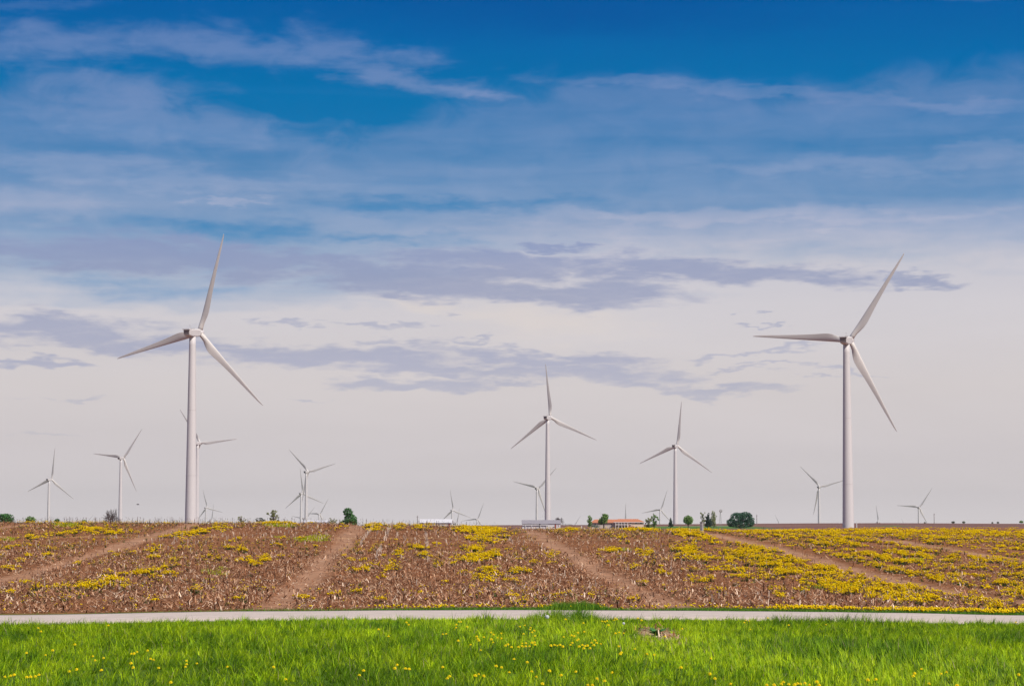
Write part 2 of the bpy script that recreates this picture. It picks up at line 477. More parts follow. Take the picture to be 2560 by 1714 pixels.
def road_near(x): return 38.4 + 0.05 * np.sin(x * 0.7) + 0.04 * np.sin(x * 2.3 + 1)
def road_far(x): return 41.95 + 0.03 * np.sin(x * 0.9 + 2)

# ---- the ground sheet
azf = np.concatenate([-np.geomspace(0.5, 180 - 17, 26)[::-1] - 16.8, np.arange(-16.8, 16.81, 0.10), np.geomspace(0.5, 180 - 17, 26) + 16.8])
azf = azf[(azf > -180) & (azf < 180)]
azf = R(1) * azf
rf = np.concatenate([[1, 3, 6, 10, 14], np.arange(17, 45, 0.5), np.arange(45, 126, 0.25), np.geomspace(127, 1000, 70),
                     np.arange(1012, 2150, 18), np.geomspace(2200, 12000, 44)])
A, RR = np.meshgrid(azf, rf)
X, Y = RR * np.sin(A), RR * np.cos(A)
Z = ground_z(X.ravel(), Y.ravel()).reshape(X.shape)
trk = np.zeros_like(X)
S = track_s(X, Y) + 0.45 * (fbm(X * 0.5, Y * 0.25, 5) - 0.5) + 0.35 * (fbm(X * 3, Y * 1.6, 15) - 0.5)
for t in TRACKS + [-21.5, -28.9, 22.8, 30.2]:
    trk = np.maximum(trk, np.exp(-((S - t) / (0.42 if t < 8 else 0.48)) ** 4))
field = (Y > 43.0) & (Y < 700)
rough = np.where((Y > 43.2) & (Y < 140), (fbm(X * 1.6, Y * 1.1, 3) - 0.5) * 0.09 * (1 - 0.75 * trk) + (fbm(X * 6, Y * 5, 9) - .5) * 0.05 * (1 - trk), 0)
Z = Z + rough - np.where(field & (Y < 150), 0.03 * trk, 0)
nA, nR = len(azf), len(rf)
co = np.stack([X.ravel(), Y.ravel(), Z.ravel()], 1)
co = np.vstack([co, [[0, 0, 0.0]]])
i, j = np.meshgrid(np.arange(nR - 1), np.arange(nA), indexing='ij')
a0 = (i * nA + j).ravel(); a1 = (i * nA + (j + 1) % nA).ravel()
quads = np.stack([a0, a1, a1 + nA, a0 + nA], 1)[:, ::-1]
ctr = len(co) - 1
tris = np.stack([np.full(nA, ctr), (np.arange(nA) + 1) % nA, np.arange(nA)], 1)[:, ::-1]
# colours of the soils and crops
x, y = X.ravel(), Y.ravel(); px_, py_ = project(x, np.maximum(y, 1.0), Z.ravel())
soil = np.array([0.232, 0.096, 0.040]); tr_c = np.array([0.40, 0.215, 0.125]); turf = np.array([0.07, 0.12, 0.012])
farc = np.array([0.19, 0.095, 0.075]); lawn = np.array([0.085, 0.17, 0.035])
colr = np.tile(soil, (len(x), 1)) * (0.82 + 0.4 * fbm(x * 0.5, y * 0.3, 2))[:, None]
def blend(m, c):
    global colr
    m = np.clip(m, 0, 1)[:, None]; colr = colr * (1 - m) + np.asarray(c) * m
ss = lambda v, a, b: (lambda t: t * t * (3 - 2 * t))(np.clip((v - a) / (b - a), 0, 1))
blend(trk.ravel() * (y > 43) * (y < 320) * (0.30 + 1.1 * fbm((x + .039 * y) * 3.2, y * 0.35, 8)), tr_c)
blend(np.exp(-((y - 89 - 0.5 * np.sin(x * .1)) / 0.35) ** 2) * 0.6, (0.46, 0.27, 0.12))    # straw line across the field
blend(1 - ss(y, 42.3, 42.9), turf)
bare = np.exp(-(((x - at(1650, 1580, 33).x) / 0.36) ** 2 + ((y - 32.6) / 2.6) ** 2) ** 2)
blend(bare * (0.5 + .8 * fbm(x * 6, y * 3, 12)), (0.46, 0.30, 0.19))
band = fbm(x * 0.004 + 3, y * 0.02, 31)
blend(ss(y, 180, 420), np.array([0.26, 0.125, 0.075]))
blend(ss(y, 700, 900), farc)
m_far = (y > 900).astype(float)
blend(m_far * ss(band, 0.5, 0.62) * 0.5, (0.17, 0.095, 0.082))
blend(m_far * ss(fbm(x * 0.003, y * 0.03, 77), 0.52, 0.6) * 0.4, (0.31, 0.17, 0.12))
lw = m_far * ss(x, at(1610, 1300, 1450).x - 8, at(1635, 1300, 1450).x) * (1 - ss(x, at(1885, 1300, 1450).x, at(1960, 1300, 1450).x)) * ss(y, 1385, 1400) * (1 - ss(y, 1600, 1630))
blend(lw, lawn)
blend(lw * np.exp(-((y - 1585) / 12.0) ** 2) * 0.8, (0.38, 0.30, 0.24))
lw2 = m_far * np.exp(-(((x - at(2238, 1300, 1560).x) / 9) ** 2 + ((y - 1570) / 28) ** 2))
blend(lw2, lawn)
blend(m_far * ss(y, 2200, 3000), (0.16, 0.15, 0.08))
colr = np.vstack([colr, [turf]])
me = raw_mesh('ground', co, np.concatenate([quads.ravel(), tris.ravel()]), [4] * len(quads) + [3] * len(tris), colr, smooth=True)
m_ground = mat('field_soil', (0, 0, 0), rough=0.95, var=0.38, scale=1.3, attr='tint', spec=0.1, detail=9, bump=0.6, bump_scale=7.0)
tag(link('ground', me, m_ground), kind='structure')

# ---- the lane
m_road = mat('worn_concrete', (0.56, 0.46, 0.40), rough=0.9, var=0.13, scale=2.2, spec=0.15, detail=10, bump=0.25, bump_scale=40)
xs = np.arange(-60, 60.01, 0.4)
rows = []
for k, f in enumerate(np.linspace(0, 1, 7)):
    yy = road_near(xs) * (1 - f) + road_far(xs) * f
    zz = ground_z(xs, yy) + 0.02 + 0.03 * math.sin(math.pi * f)
    rows.append(np.stack([xs, yy, zz], 1))
skirt = lambda r, dy: np.stack([r[:, 0], r[:, 1] + dy, r[:, 2] - 0.12], 1)
rows = [skirt(rows[0], -0.02)] + rows + [skirt(rows[-1], 0.02)]
co = np.vstack(rows); n = len(xs)
i, j = np.meshgrid(np.arange(len(rows) - 1), np.arange(n - 1), indexing='ij'); a0 = (i * n + j).ravel()
q = np.stack([a0, a0 + 1, a0 + n + 1, a0 + n], 1)
tag(link('road', raw_mesh('road', co, q.ravel(), [4] * len(q), smooth=True), m_road), kind='structure')

# ---------------------------------------------------------------- wind turbines
m_white = mat('tower_paint', (0.62, 0.58, 0.57), rough=0.5, var=0.035, scale=0.35, spec=0.25, stretch=(1, 1, 0.15), detail=5)
m_blade = mat('blade_gelcoat', (0.66, 0.61, 0.57), rough=0.5, var=0.05, scale=0.3, spec=0.25, detail=5)
m_seam = mat('flange_seam', (0.52, 0.48, 0.47), rough=0.7)
m_dark = mat('dark_grille', (0.27, 0.23, 0.22), rough=0.7, var=0.2, scale=3)

def ringz(z, r, n=40): return [(r * math.cos(2 * math.pi * k / n), r * math.sin(2 * math.pi * k / n), z) for k in range(n)]

def build_turbine():
    t = thing('wind_turbine', TURB[0][4], 'wind turbine', group='wind turbines across the farmland')
    rt = lambda z: 2.28 + (1.22 - 2.28) * z / 78.3
    tw = MB().loft([ringz(z, rt(z)) for z in np.linspace(-0.5, 78.3, 24)]).build('tower', m_white, t, True)
    for z in (26.0, 50.5):
        MB().loft([ringz(z - 0.07, rt(z) + 0.012), ringz(z + 0.07, rt(z) + 0.012)]).build('flange_seam', m_seam, tw, True)
    tilt = Matrix.Translation((0, 0, HUB - 0.35)) @ Matrix.Rotation(R(3.5), 4, 'X')
    nc = MB()
    # cross-sections along y: (y, half width top, half width bottom, z bottom, z top)
    secs = [(-4.25, 1.38, 1.18, -0.95, 1.02), (-3.9, 1.5, 1.3, -1.25, 1.18), (-1.6, 1.6, 1.38, -1.62, 1.3), (1.4, 1.6, 1.38, -1.66, 1.3), (3.4, 1.5, 1.3, -1.45, 1.2), (3.75, 1.32, 1.15, -1.2, 1.0)]
    rings = []
    for yy, a, b, z0, z1 in secs:
        rings.append([(-b + .25, yy, z0), (b - .25, yy, z0), (b, yy, z0 + .3), (a, yy, z1 - .35), (a - .3, yy, z1), (-a + .3, yy, z1), (-a, yy, z1 - .35), (-b, yy, z0 + .3)])
    nc.loft([r[::-1] for r in rings])
    nacelle = nc.build('nacelle', m_white, t)
    nacelle.matrix_local = tilt
    bv = nacelle.modifiers.new('soft_edges', 'BEVEL'); bv.width = 0.12; bv.segments = 2
    # roof lip overhanging the rear cooler
    MB().box(-1.5, 1.5, -4.75, -3.0, 0.98, 1.32).build('roof_lip', m_white, nacelle)
    g = MB()
    pts_ = [(-4.27, -0.72)]
    for k in range(6):
        z0 = -0.70 + k * 0.26
        pts_ += [(-4.34, z0), (-4.40, z0 + 0.02), (-4.40, z0 + 0.12), (-4.34, z0 + 0.14)]
    pts_ += [(-4.34, 0.9), (-4.27, 0.9)]
    g.loft([[(xx, yy, zz) for yy, zz in pts_] for xx in (-1.16, 1.16)])
    g.build('rear_louvre', m_dark, nacelle)
    MB().box(-0.5, 0.6, -0.2, 0.9, 1.31, 1.52).build('roof_hatch', m_dark, nacelle)
    w = MB().tube((0.9, -3.1, 1.3), (0.9, -3.1, 2.5), 0.06, 0.05, 6).tube((0.9, -3.1, 2.45), (0.9, -3.1, 2.8), 0.16, 0.14, 8)
    w.build('wind_sensor', m_seam, nacelle)
    MB().tube((-0.7, -3.3, 1.3), (-0.7, -3.3, 1.75), 0.07, 0.07, 6).build('warning_light', m_seam, nacelle)
    # hub with spinner
    n = 28; prof = [(3.7, 0.95), (3.85, 1.42), (5.8, 1.45), (6.4, 1.22), (6.8, 0.85), (7.0, 0.4), (7.06, 0.03)]
    hb = MB().loft([[(r * math.cos(2 * math.pi * k / n), yy, -r * math.sin(2 * math.pi * k / n)) for k in range(n)][::-1] for yy, r in prof])
    hub = hb.build('rotor_hub', m_white, t, True); hub.matrix_local = tilt
    # blade: span along +z, seen from behind (-y) trailing edge to +x
    st = [(0.9, 1.9, 1.9, 0), (2.3, 1.9, 1.85, 0), (3.6, 2.05, 1.6, 6), (5.2, 2.55, 1.15, 11), (7.0, 3.0, .85, 13), (8.5, 3.12, .72, 12), (10.5, 2.95, .60, 10), (13.5, 2.55, .48, 7.5),
          (17, 2.15, .38, 5), (21, 1.78, .30, 3), (25, 1.45, .24, 1.6), (29, 1.15, .19, .6), (33, .86, .14, 0), (36, .62, .10, 0), (37.6, .42, .07, 0), (38.3, .22, .05, 0), (38.5, .06, .03, 0)]
    rings = []
    for r, ch, th, tw_ in st:
        le = 0.95 + (0.16 - 0.95) * max(0, r - 2.3) / 36.2
        rnd = max(0.0, 1 - max(0, r - 2.3) / 3.5)
        ring = []
        for k in range(20):
            a = 2 * math.pi * k / 20
            cx = -math.cos(a) * 0.5 + 0.5
            sy = math.sin(a) * 0.5
            af = math.copysign(abs(sy) ** 1.0, sy) * (rnd + (1 - rnd) * (1.25 * (1 - cx) ** 0.75 + 0.02))
            xx = -le + cx * ch; yy = af * th
            c_, s_ = math.cos(R(tw_ + 3)), -math.sin(R(tw_ + 3))
            ring.append((xx * c_ - yy * s_, xx * s_ + yy * c_ + 0.0007 * max(0, r - 6) ** 2, r))
        rings.append(ring)
    bl = MB().loft(rings)
    b0 = bl.build('blade', m_blade, t, True)
    blades = [b0]
    for k in range(2):
        b = b0.copy(); C.objects.link(b); b.parent = t; blades.append(b)
    return t

def set_rotor(t, ang):
    tilt = Matrix.Translation((0, 0, HUB - 0.35)) @ Matrix.Rotation(R(3.5), 4, 'X') @ Matrix.Translation((0, OVER, 0))
    k = 0
    for ch in t.children:
        if ch.name.startswith('blade'):
            ch.matrix_local = tilt @ Matrix.Rotation(ang + k * 2 * math.pi / 3, 4, 'Y')
            k += 1

def copy_tree(o, parent=None):
    c = o.copy(); C.objects.link(c)
    if parent is not None:
        ml = o.matrix_local.copy(); c.parent = parent; c.matrix_local = ml
    for ch in list(o.children): copy_tree(ch, c)
    return c

proto = build_turbine()
bpy.context.view_layer.update()
made = [proto] + [copy_tree(proto) for _ in turb[1:]]
for t, (base, ang, lab) in zip(made, turb):
    t.location = base
    t.rotation_euler = (0, 0, -AXIS)
    t['label'] = lab
    set_rotor(t, ang)

# ---------------------------------------------------------------- trees
def blob_leaves(rs, blobs, n, size, colors, gaps=0.35):
    """leaf-sized quads scattered through the outer part of overlapping lobes"""
    vol = np.array([b[3] * b[4] * b[5] for b in blobs]) ** 0.75; vol /= vol.sum()
    k = rs.choice(len(blobs), n, p=vol); B = np.array(blobs)[k]
    d = rs.normal(size=(n, 3)); d /= np.linalg.norm(d, axis=1)[:, None]
    rad = 1 - np.abs(rs.normal(0, 0.22, n))
    # clumps: push leaves towards cluster directions
    p = B[:, :3] + d * B[:, 3:6] * rad[:, None]
    cl = vnoise(p[:, 0] * 1.1 + 50, p[:, 2] * 1.1 + p[:, 1] * 0.9 + 50, 11)
    keep = cl > gaps * rs.random(n) * 1.3
    p, cl = p[keep], cl[keep]; n = len(p)
    u = rs.normal(size=(n, 3)); u /= np.linalg.norm(u, axis=1)[:, None]
    v = np.cross(u, rs.normal(size=(n, 3))); v /= np.linalg.norm(v, axis=1)[:, None]
    s = size * (0.6 + 0.8 * rs.random(n))[:, None]
    co = np.stack([p - u * s, p - v * s * .7, p + u * s, p + v * s * .7], 1).reshape(-1, 3)
    c0, c1 = np.array(colors[0]), np.array(colors[1]); t = (rs.random(n) * 0.6 + 0.4 * cl)[:, None]
    col = np.repeat(c0 * (1 - t) + c1 * t, 4, 0)
    return co, np.arange(4 * n), [4] * n, col

m_leaf = mat('foliage', (0, 0, 0), rough=0.8, attr='tint', spec=0.1, trans=0.25)
m_bark = mat('bark', (0.16, 0.12, 0.10), rough=0.95, var=0.3, scale=4, spec=0.05)
m_twig = mat('grey_twigs', (0.13, 0.10, 0.095), rough=0.95, spec=0.05)
GREENS = {k_: tuple(tuple(min(.5, v_ * 1.5) for v_ in q_) for q_ in w_) for k_, w_ in {'deep': ((0.025, 0.085, 0.028), (0.075, 0.17, 0.045)), 'mid': ((0.06, 0.12, 0.03), (0.19, 0.29, 0.08)),
          'olive': ((0.11, 0.12, 0.05), (0.26, 0.27, 0.12)), 'pine': ((0.024, 0.066, 0.044), (0.068, 0.130, 0.080)),
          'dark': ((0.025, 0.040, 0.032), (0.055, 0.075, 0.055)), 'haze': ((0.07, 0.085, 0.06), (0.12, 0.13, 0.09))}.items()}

def tree(px, base_py, top_py, wpx, d, kind, col, label, name='tree', cat='tree', group=None, n=1500, leaf=0.30, sink=None):
    """px: centre pixel; height and width from pixels at distance d; stands on the ground there"""
    rs = np.random.default_rng(int(px * 7 + top_py))
    x = at(px, 1305, d).x; z0 = gz(x, d)
    top = at(px, top_py, d).z
    H = top - z0; W = wpx * d / F / 2
    t = thing(name, label, cat, (x, d, z0 - 0.05), 0, group)
    vis = (base_py - top_py) * d / F          # height of the crown that shows
    tr = MB()
    if kind == 'round':
        blobs = [(0, 0, H - vis * .48, W * .98, W * .98, vis * .48)] + [(W * .5 * math.cos(a), W * .5 * math.sin(a), H - vis * (.3 + .4 * rs.random()), W * .5, W * .5, vis * .26) for a in rs.random(5) * 6.3]
        tr.tube((0, 0, -.3), (0, 0, H * .6), W * .12, W * .05)
    elif kind == 'broad':
        blobs = [(W * .55 * math.cos(a) * f, W * .55 * math.sin(a) * f, H - vis * q, W * .46, W * .46, vis * .24)
                 for a, f, q in zip(rs.random(9) * 6.3, rs.random(9) ** .5, .24 + .52 * rs.random(9))]
        blobs.append((0, 0, H - vis * .25, W * .45, W * .45, vis * .25))
        tr.tube((0, 0, -.3), (0, 0, H * .7), W * .13, W * .05)
    elif kind == 'twotier':
        blobs = [(-W * .05, 0, H - vis * .22, W * .52, W * .52, vis * .21), (W * .2, 0, H - vis * .62, W * .72, W * .7, vis * .32),
                 (-W * .35, 0, H - vis * .82, W * .62, W * .6, vis * .2), (W * .35, 0, H - vis * .8, W * .6, W * .6, vis * .2), (0, 0, H - vis * .95, W * .8, W * .7, vis * .15)]
        tr.tube((0, 0, -.3), (0, 0, H * .8), W * .12, W * .05)
    elif kind == 'cone':
        blobs = [(W * .12 * math.cos(a), W * .12 * math.sin(a), H - vis * q, W * (.16 + .84 * q), W * (.16 + .84 * q), vis * .13) for a, q in zip(rs.random(8) * 6.3, np.linspace(.08, .88, 8))]
        tr.tube((0, 0, -.3), (0, 0, H * .9), W * .12, W * .03)
    elif kind == 'slim':
        blobs = [(W * .3 * math.cos(a), W * .3 * math.sin(a), H - vis * q, W * (.45 + .4 * math.sin(q * 3)), W * (.45 + .4 * math.sin(q * 3)), vis * .14) for a, q in zip(rs.random(8) * 6.3, np.linspace(.1, .9, 8))]
        tr.tube((0, 0, -.3), (0, 0, H * .85), W * .16, W * .04)
    elif kind == 'pinebush':
        blobs = [(-W * .3, 0, H - vis * .42, W * .5, W * .5, vis * .4), (W * .35, 0, H - vis * .34, W * .48, W * .5, vis * .36), (0, 0, H - vis * .3, W * .4, W * .4, vis * .25),
                 (-W * .62, 0, H - vis * .72, W * .38, W * .4, vis * .26), (W * .62, 0, H - vis * .7, W * .36, W * .4, vis * .3), (0, 0, H - vis * .8, W * .8, W * .6, vis * .26),
                 (-W * .86, 0, H - vis * .58, W * .14, W * .14, vis * .07), (W * .86, 0, H - vis * .45, W * .12, W * .12, vis * .07)]
        for _ in range(26):
            a = rs.random() * 2.6 + .27
            blobs.append((W * .86 * math.cos(a), W * .3 * (rs.random() - .5), H - vis + vis * .9 * math.sin(a), W * .11, W * .11, vis * .07))
        tr.tube((0, 0, -.3), (0, 0, H * .5), W * .08, W * .03)
    if kind == 'bare':
        br = []
        def grow(p, dvec, r, ln, lev):
            q = p + dvec * ln
            (tr if lev <= 1 else br_mb).tube(p, q, max(r, .07), max(r * .65, .06), 5 if lev < 3 else 3)
            if lev >= 6: return
            for _ in range(3 if lev < 3 else 2):
                nd = (dvec + Vector(rs.normal(0, .55, 3)) + Vector((0, 0, .12))).normalized()
                grow(q, nd, r * .62, ln * (.72 + .12 * rs.random()), lev + 1)
        br_mb = MB()
        for a in np.linspace(0, 6.28, 4)[:-1] if W > 2 else [0]:
            grow(Vector((0, 0, -.2)), Vector((.45 * math.cos(a), .45 * math.sin(a), 1)).normalized(), .2, H * .27, 0)
        zmax = max(v[2] for v in br_mb.v); xm = max(abs(v[0]) for v in br_mb.v)
        f, g = H / zmax, W / xm
        br_mb.v = [(v[0] * g, v[1] * g, v[2] * f) for v in br_mb.v]; tr.v = [(v[0] * g, v[1] * g, v[2] * f) for v in tr.v]
        tr.build('trunk', m_bark, t); br_mb.build('crown', m_twig, t)
        return t
    if kind == 'sparse':
        blobs = []
        for _ in range(46):
            a, q, f = rs.random() * 6.3, rs.random(), rs.random() ** .6
            w = W * (.45 + .55 * math.sin(math.pi * (.25 + .75 * q)))
            blobs.append((w * f * math.cos(a), w * f * math.sin(a), H - vis * (.06 + .86 * q), W * .17, W * .17, vis * .055))
        tr.tube((0, 0, -.3), (0, 0, H * .9), W * .09, W * .02)
        for b in blobs: tr.tube((0, 0, max(0, b[2] - vis * .25)), b[:3], .09, .03, 4)
    tr.build('trunk', m_bark, t)
    co, ix, ct, cl = blob_leaves(rs, blobs, int(n * 1.5), leaf, GREENS[col], 0.75 if kind == 'sparse' else 0.5)
    link('crown', raw_mesh('crown', co, ix, ct, cl), m_leaf, t)
    return t

G1, G2, G3 = 'trees behind the crest of the field', 'yard trees around the farmhouse', 'distant bushes on the horizon'
D0 = 1350
tree(14, 1312, 1283, 62, 900, 'broad', 'deep', 'bushy green tree cut by the left edge of the photo, behind the crest', group=G1)
tree(76, 1312, 1289, 28, 900, 'round', 'mid', 'small rounded green tree, second from the left edge, behind yellow flowers', group=G1, n=900, leaf=.22)
tree(143, 1312, 1294.5, 17, 900, 'round', 'deep', 'tiny green bush just right of the leftmost wind turbine tower', 'bush', 'bush', G1, 400, .2)
tree(210, 1312, 1297.5, 14, 900, 'round', 'mid', 'lowest tiny green bush peeping over the crest left of the bare tree', 'bush', 'bush', G1, 300, .2)
tree(279, 1303, 1269, 50, 900, 'bare', None, 'bare grey twiggy tree at the foot of a turbine, left', 'bare_tree', group=G1)
tree(604, 1314, 1287, 22, 900, 'sparse', 'olive', 'thin half-leafed shrub right of the two left towers', 'bush', 'bush', G1, 420, .16)
tree(650, 1315, 1292.5, 26, 900, 'sparse', 'dark', 'dull leafless looking brush patch left of the sparse olive tree', 'bush', 'bush', G1, 500, .15)
tree(684, 1315, 1270, 34, 900, 'sparse', 'olive', 'sparse olive tree with see-through crown, left of the long white building', group=G1, n=1500, leaf=.2)
tree(833, 1317, 1292, 23, 1250, 'sparse', 'olive', 'brownish spring shrub between the long white building and the big green tree', 'bush', 'bush', G1, 900, .2)
tree(871, 1318, 1268, 48, 1000, 'twotier', 'deep', 'large dark green two-tiered tree on the crest right of the long white building', group=G1, n=2600, leaf=.32)
tree(1399, 1318, 1291.5, 25, 1620, 'bare', None, 'small bare tree behind the right end of the grey roofed barn', 'bare_tree', group=G2)
tree(1474, 1316, 1288, 13, 1400, 'slim', 'mid', 'slender green tree at the left corner of the farmhouse', group=G2, n=800, leaf=.25)
tree(1509.5, 1312, 1283, 31, 1385, 'broad', 'mid', 'leafy green tree standing in front of the orange roofed farmhouse', group=G2, n=2200)
tree(1621, 1319, 1293, 20, 1420, 'sparse', 'olive', 'shorter brownish green tree at the right corner of the farmhouse', group=G2, n=1300, leaf=.25)
tree(1635, 1318, 1281, 24, 1440, 'sparse', 'mid', 'taller light green tree just right of the farmhouse', group=G2, n=1700, leaf=.25)
tree(1677, 1316, 1293.5, 15, 1440, 'cone', 'dark', 'small dark conifer on the lawn in front of the far turbine blades', group=G2, n=700, leaf=.25)
tree(1720.5, 1312, 1287, 26, 1450, 'round', 'mid', 'lollipop shaped round green tree on the lawn', group=G2, n=1900)
tree(1758, 1316, 1279, 16, 1480, 'sparse', 'olive', 'thin pale green tree left of the dark conifer by the windmill', group=G2, n=1100, leaf=.25)
tree(1770.5, 1316, 1282.5, 23, 1440, 'cone', 'dark', 'dark bushy conifer between two pale green trees', group=G2, n=1400)
tree(1784.5, 1315, 1277, 16, 1480, 'slim', 'olive', 'tall pale green tree just left of the farm windmill', group=G2, n=1100, leaf=.25)
tree(1852, 1317, 1279, 72, 1400, 'pinebush', 'pine', 'wide dark blue-green evergreen clump right of the farm windmill', 'evergreen', group=G2, n=5200, leaf=.34)
for px, tp, w, lab in ((1489, 1311, 26, 'low dark shrub at the left foot of the farmhouse'), (1590.5, 1315.5, 5, 'small dark round shrub by the farmhouse terrace'),
                       (1607, 1316.5, 6, 'small dark shrub at the right foot of the farmhouse')):
    tree(px, 1319, tp, w, 1400, 'round', 'pine', lab, 'shrub', 'shrub', 'foundation shrubs of the farmhouse', 300, .2)
for px, tp, w, lab in ((2383, 1302, 9, 'first grey-green bush on the horizon right of the lone right turbine'), (2409.5, 1302.2, 8, 'second grey-green bush on the horizon right of the lone right turbine'),
                       (2481, 1304, 4, 'tiny bush on the horizon, left one of the smallest two'), (2495, 1303.5, 6, 'tiny bush on the horizon, right one of the smallest two'),
                       (2553, 1300.5, 11, 'dark green bush on the horizon at the right edge of the photo'), (2312, 1304.3, 4, 'tiny horizon bush at the foot of the lone right turbine')):
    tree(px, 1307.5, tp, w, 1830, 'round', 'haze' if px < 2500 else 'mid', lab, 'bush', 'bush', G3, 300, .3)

# ---------------------------------------------------------------- buildings
m_wwall = mat('white_metal_siding', (0.62, 0.585, 0.585), rough=0.6, var=0.05, scale=.5, stretch=(6, 6, .2))
m_wroof = mat('white_metal_roof', (0.66, 0.63, 0.64), rough=0.5, var=0.03, scale=.5)
m_groof = mat('grey_metal_roof', (0.30, 0.27, 0.29), rough=0.6, var=0.08, scale=.6)
m_red = mat('faded_red_paint', (0.30, 0.07, 0.05), rough=0.8, var=0.15, scale=2)
m_black = mat('dark_opening', (0.03, 0.028, 0.03), rough=0.9)
m_orange = mat('orange_tile_roof', (0.50, 0.19, 0.10), rough=0.85, var=0.16, scale=1.6, stretch=(1, 1, 4))
m_cream = mat('cream_stucco', (0.74, 0.55, 0.42), rough=0.85, var=0.05, scale=.6)
m_stone = mat('grey_stone_wall', (0.52, 0.44, 0.38), rough=0.9, var=0.15, scale=2.5)
m_glass = mat('window_glass', (0.06, 0.06, 0.075), rough=0.15, spec=0.6)
m_trim = mat('white_trim', (0.72, 0.69, 0.67), rough=0.6)
m_galv = mat('galvanised_steel', (0.36, 0.34, 0.33), rough=0.5, var=0.15, scale=3, metal=0.2)
m_pole = mat('weathered_pole', (0.26, 0.22, 0.21), rough=0.9, var=0.15, scale=2)

def gable(t, W, Dp, He, Hr, mw, mr, over=.3):
    """W along x, Dp along y, eaves He, ridge Hr, ridge along x"""
    w = MB(); hx, hy = W / 2, Dp / 2
    w.loft([[(x, -hy, -.4), (x, hy, -.4), (x, hy, He), (x, 0, Hr - .12), (x, -hy, He)] for x in (-hx, hx)])
    wall = w.build('wall', mw, t)
    for s in (-1, 1):
        r = MB(); sl = (Hr - He) / hy; y1 = hy + .35
        r.loft([[(x, 0 + s * .001, Hr), (x, s * y1, Hr - sl * y1), (x, s * y1, Hr - sl * y1 - .12), (x, s * .001, Hr - .12)] for x in (-hx - over, hx + over)])
        r.build('roof', mr, t)
    return wall

def place(px, d, dz=0.0):
    x = at(px, 1305, d).x
    return (x, d, gz(x, d) + dz)

# grey roofed barn (centre)
dB = 1450.0
k = dB / F
loc = place(1353, dB)
hgt = lambda py: at(1353, py, dB).z - loc[2]
t = thing('barn', 'long white barn with grey roof and red door, standing in front of a turbine', 'barn', loc, 0)
wall = gable(t, 95 * k, 12, hgt(1307.8), hgt(1299), m_wwall, m_groof)
hy = 6.0
MB().box(28.0 * k * 1.18, 31.2 * k * 1.18, -hy - .06, -hy + .02, 0, hgt(1307.8) - .15).build('red_door', m_red, t)
MB().box(41.3 * k, 43.0 * k, -hy - .07, -hy + .02, 1.2, 2.2).build('red_panel', m_red, t)
MB().box(-47 * k, 17 * k, -hy - .62, -hy + .0, hgt(1312.2), hgt(1311.6)).build('canopy_edge', m_trim, t)
for px in (1313, 1329, 1350, 1366):
    MB().box((px - 1353) * k - .12, (px - 1353) * k + .12, -hy - .6, -hy - .36, 0, hgt(1312.2)).build('post', m_trim, t)
for px in (1313, 1384):
    o = MB().box((px - 1353) * k - .4, (px - 1353) * k + .4, -hy - .06, -hy + .02, hgt(1317.8), hgt(1316.2)).build('window', m_black, t)
MB().box((1347.5 - 1353) * k, (1350.5 - 1353) * k, -hy - .08, -hy + .02, hgt(1318), hgt(1309)).build('door', m_black, t)

# white roofed barn
loc = place(1090.5, 1300.0); k = 1300 / F
hgt = lambda py: at(1090.5, py, 1300).z - loc[2]
t = thing('barn', 'white barn with broad white roof and two dark red doors, behind the crest', 'barn', loc, 0)
gable(t, 78 * k, 13, hgt(1306.2), hgt(1296.8), m_wwall, m_wroof)
for px in (1057, 1123.5):
    MB().box((px - 1090.5) * k - .42, (px - 1090.5) * k + .42, -6.56, -6.48, 0, hgt(1306.3) - .12).build('door', m_red, t)
MB().box(-38.6 * k, 38.6 * k, -7.02, -6.9, hgt(1306.9) + .05, hgt(1306.1)).build('gutter', m_pole, t)
# long low white building
loc = place(789.5, 1300.0)
hgt = lambda py: at(789.5, py, 1300).z - loc[2]
t = thing('shed', 'long low white shed at the foot of the overlapping turbine pair', 'shed', loc, 0)
gable(t, 64 * k, 12, hgt(1304.0), hgt(1299.6), m_wwall, m_wroof)
for px in (775, 806):
    MB().box((px - 789.5) * k - 1.4, (px - 789.5) * k + 1.4, -6.06, -5.98, 0, hgt(1306)).build('door', m_trim, t)
# small white dome beside the white barn is the hub of a turbine; farmhouse
dH = 1450.0; k = dH / F; cx = 1544.0
loc = place(cx, dH)
hz = lambda py: at(cx, py, dH).z - loc[2]
hx_ = lambda px: (px - cx) * k
t = thing('farmhouse', 'large two-storey cream farmhouse with orange tiled hip roof and columned porch', 'house', loc, 0)
def hip(x0, x1, y0, y1, ze, zr, ins, ins_l=None):
    ins_l = ins if ins_l is None else ins_l
    ym = (y0 + y1) / 2
    v = [(x0, y0, ze), (x1, y0, ze), (x1, y1, ze), (x0, y1, ze), (x0 + ins_l, ym, zr), (x1 - ins, ym, zr),
         (x0, y0, ze - .28), (x1, y0, ze - .28), (x1, y1, ze - .28), (x0, y1, ze - .28)]
    return MB().add(v, [(0, 1, 5, 4), (1, 2, 5), (2, 3, 4, 5), (3, 0, 4), (0, 6, 7, 1), (1, 7, 8, 2), (2, 8, 9, 3), (3, 9, 6, 0), (6, 9, 8, 7)])
zE = hz(1304.2); zR = hz(1296.4)
MB().box(hx_(1481), hx_(1537), 1.5, 9, -.5, zE - .5).build('left_wing_wall', m_stone, t)
MB().box(hx_(1537) + .004, hx_(1609), 0, 10, -.5, zE - .3).build('main_wall', m_cream, t)
hip(hx_(1477.5), hx_(1556), .6, 10, zE - .2, zR - .25, 1.5, 2.6).build('left_roof', m_orange, t)
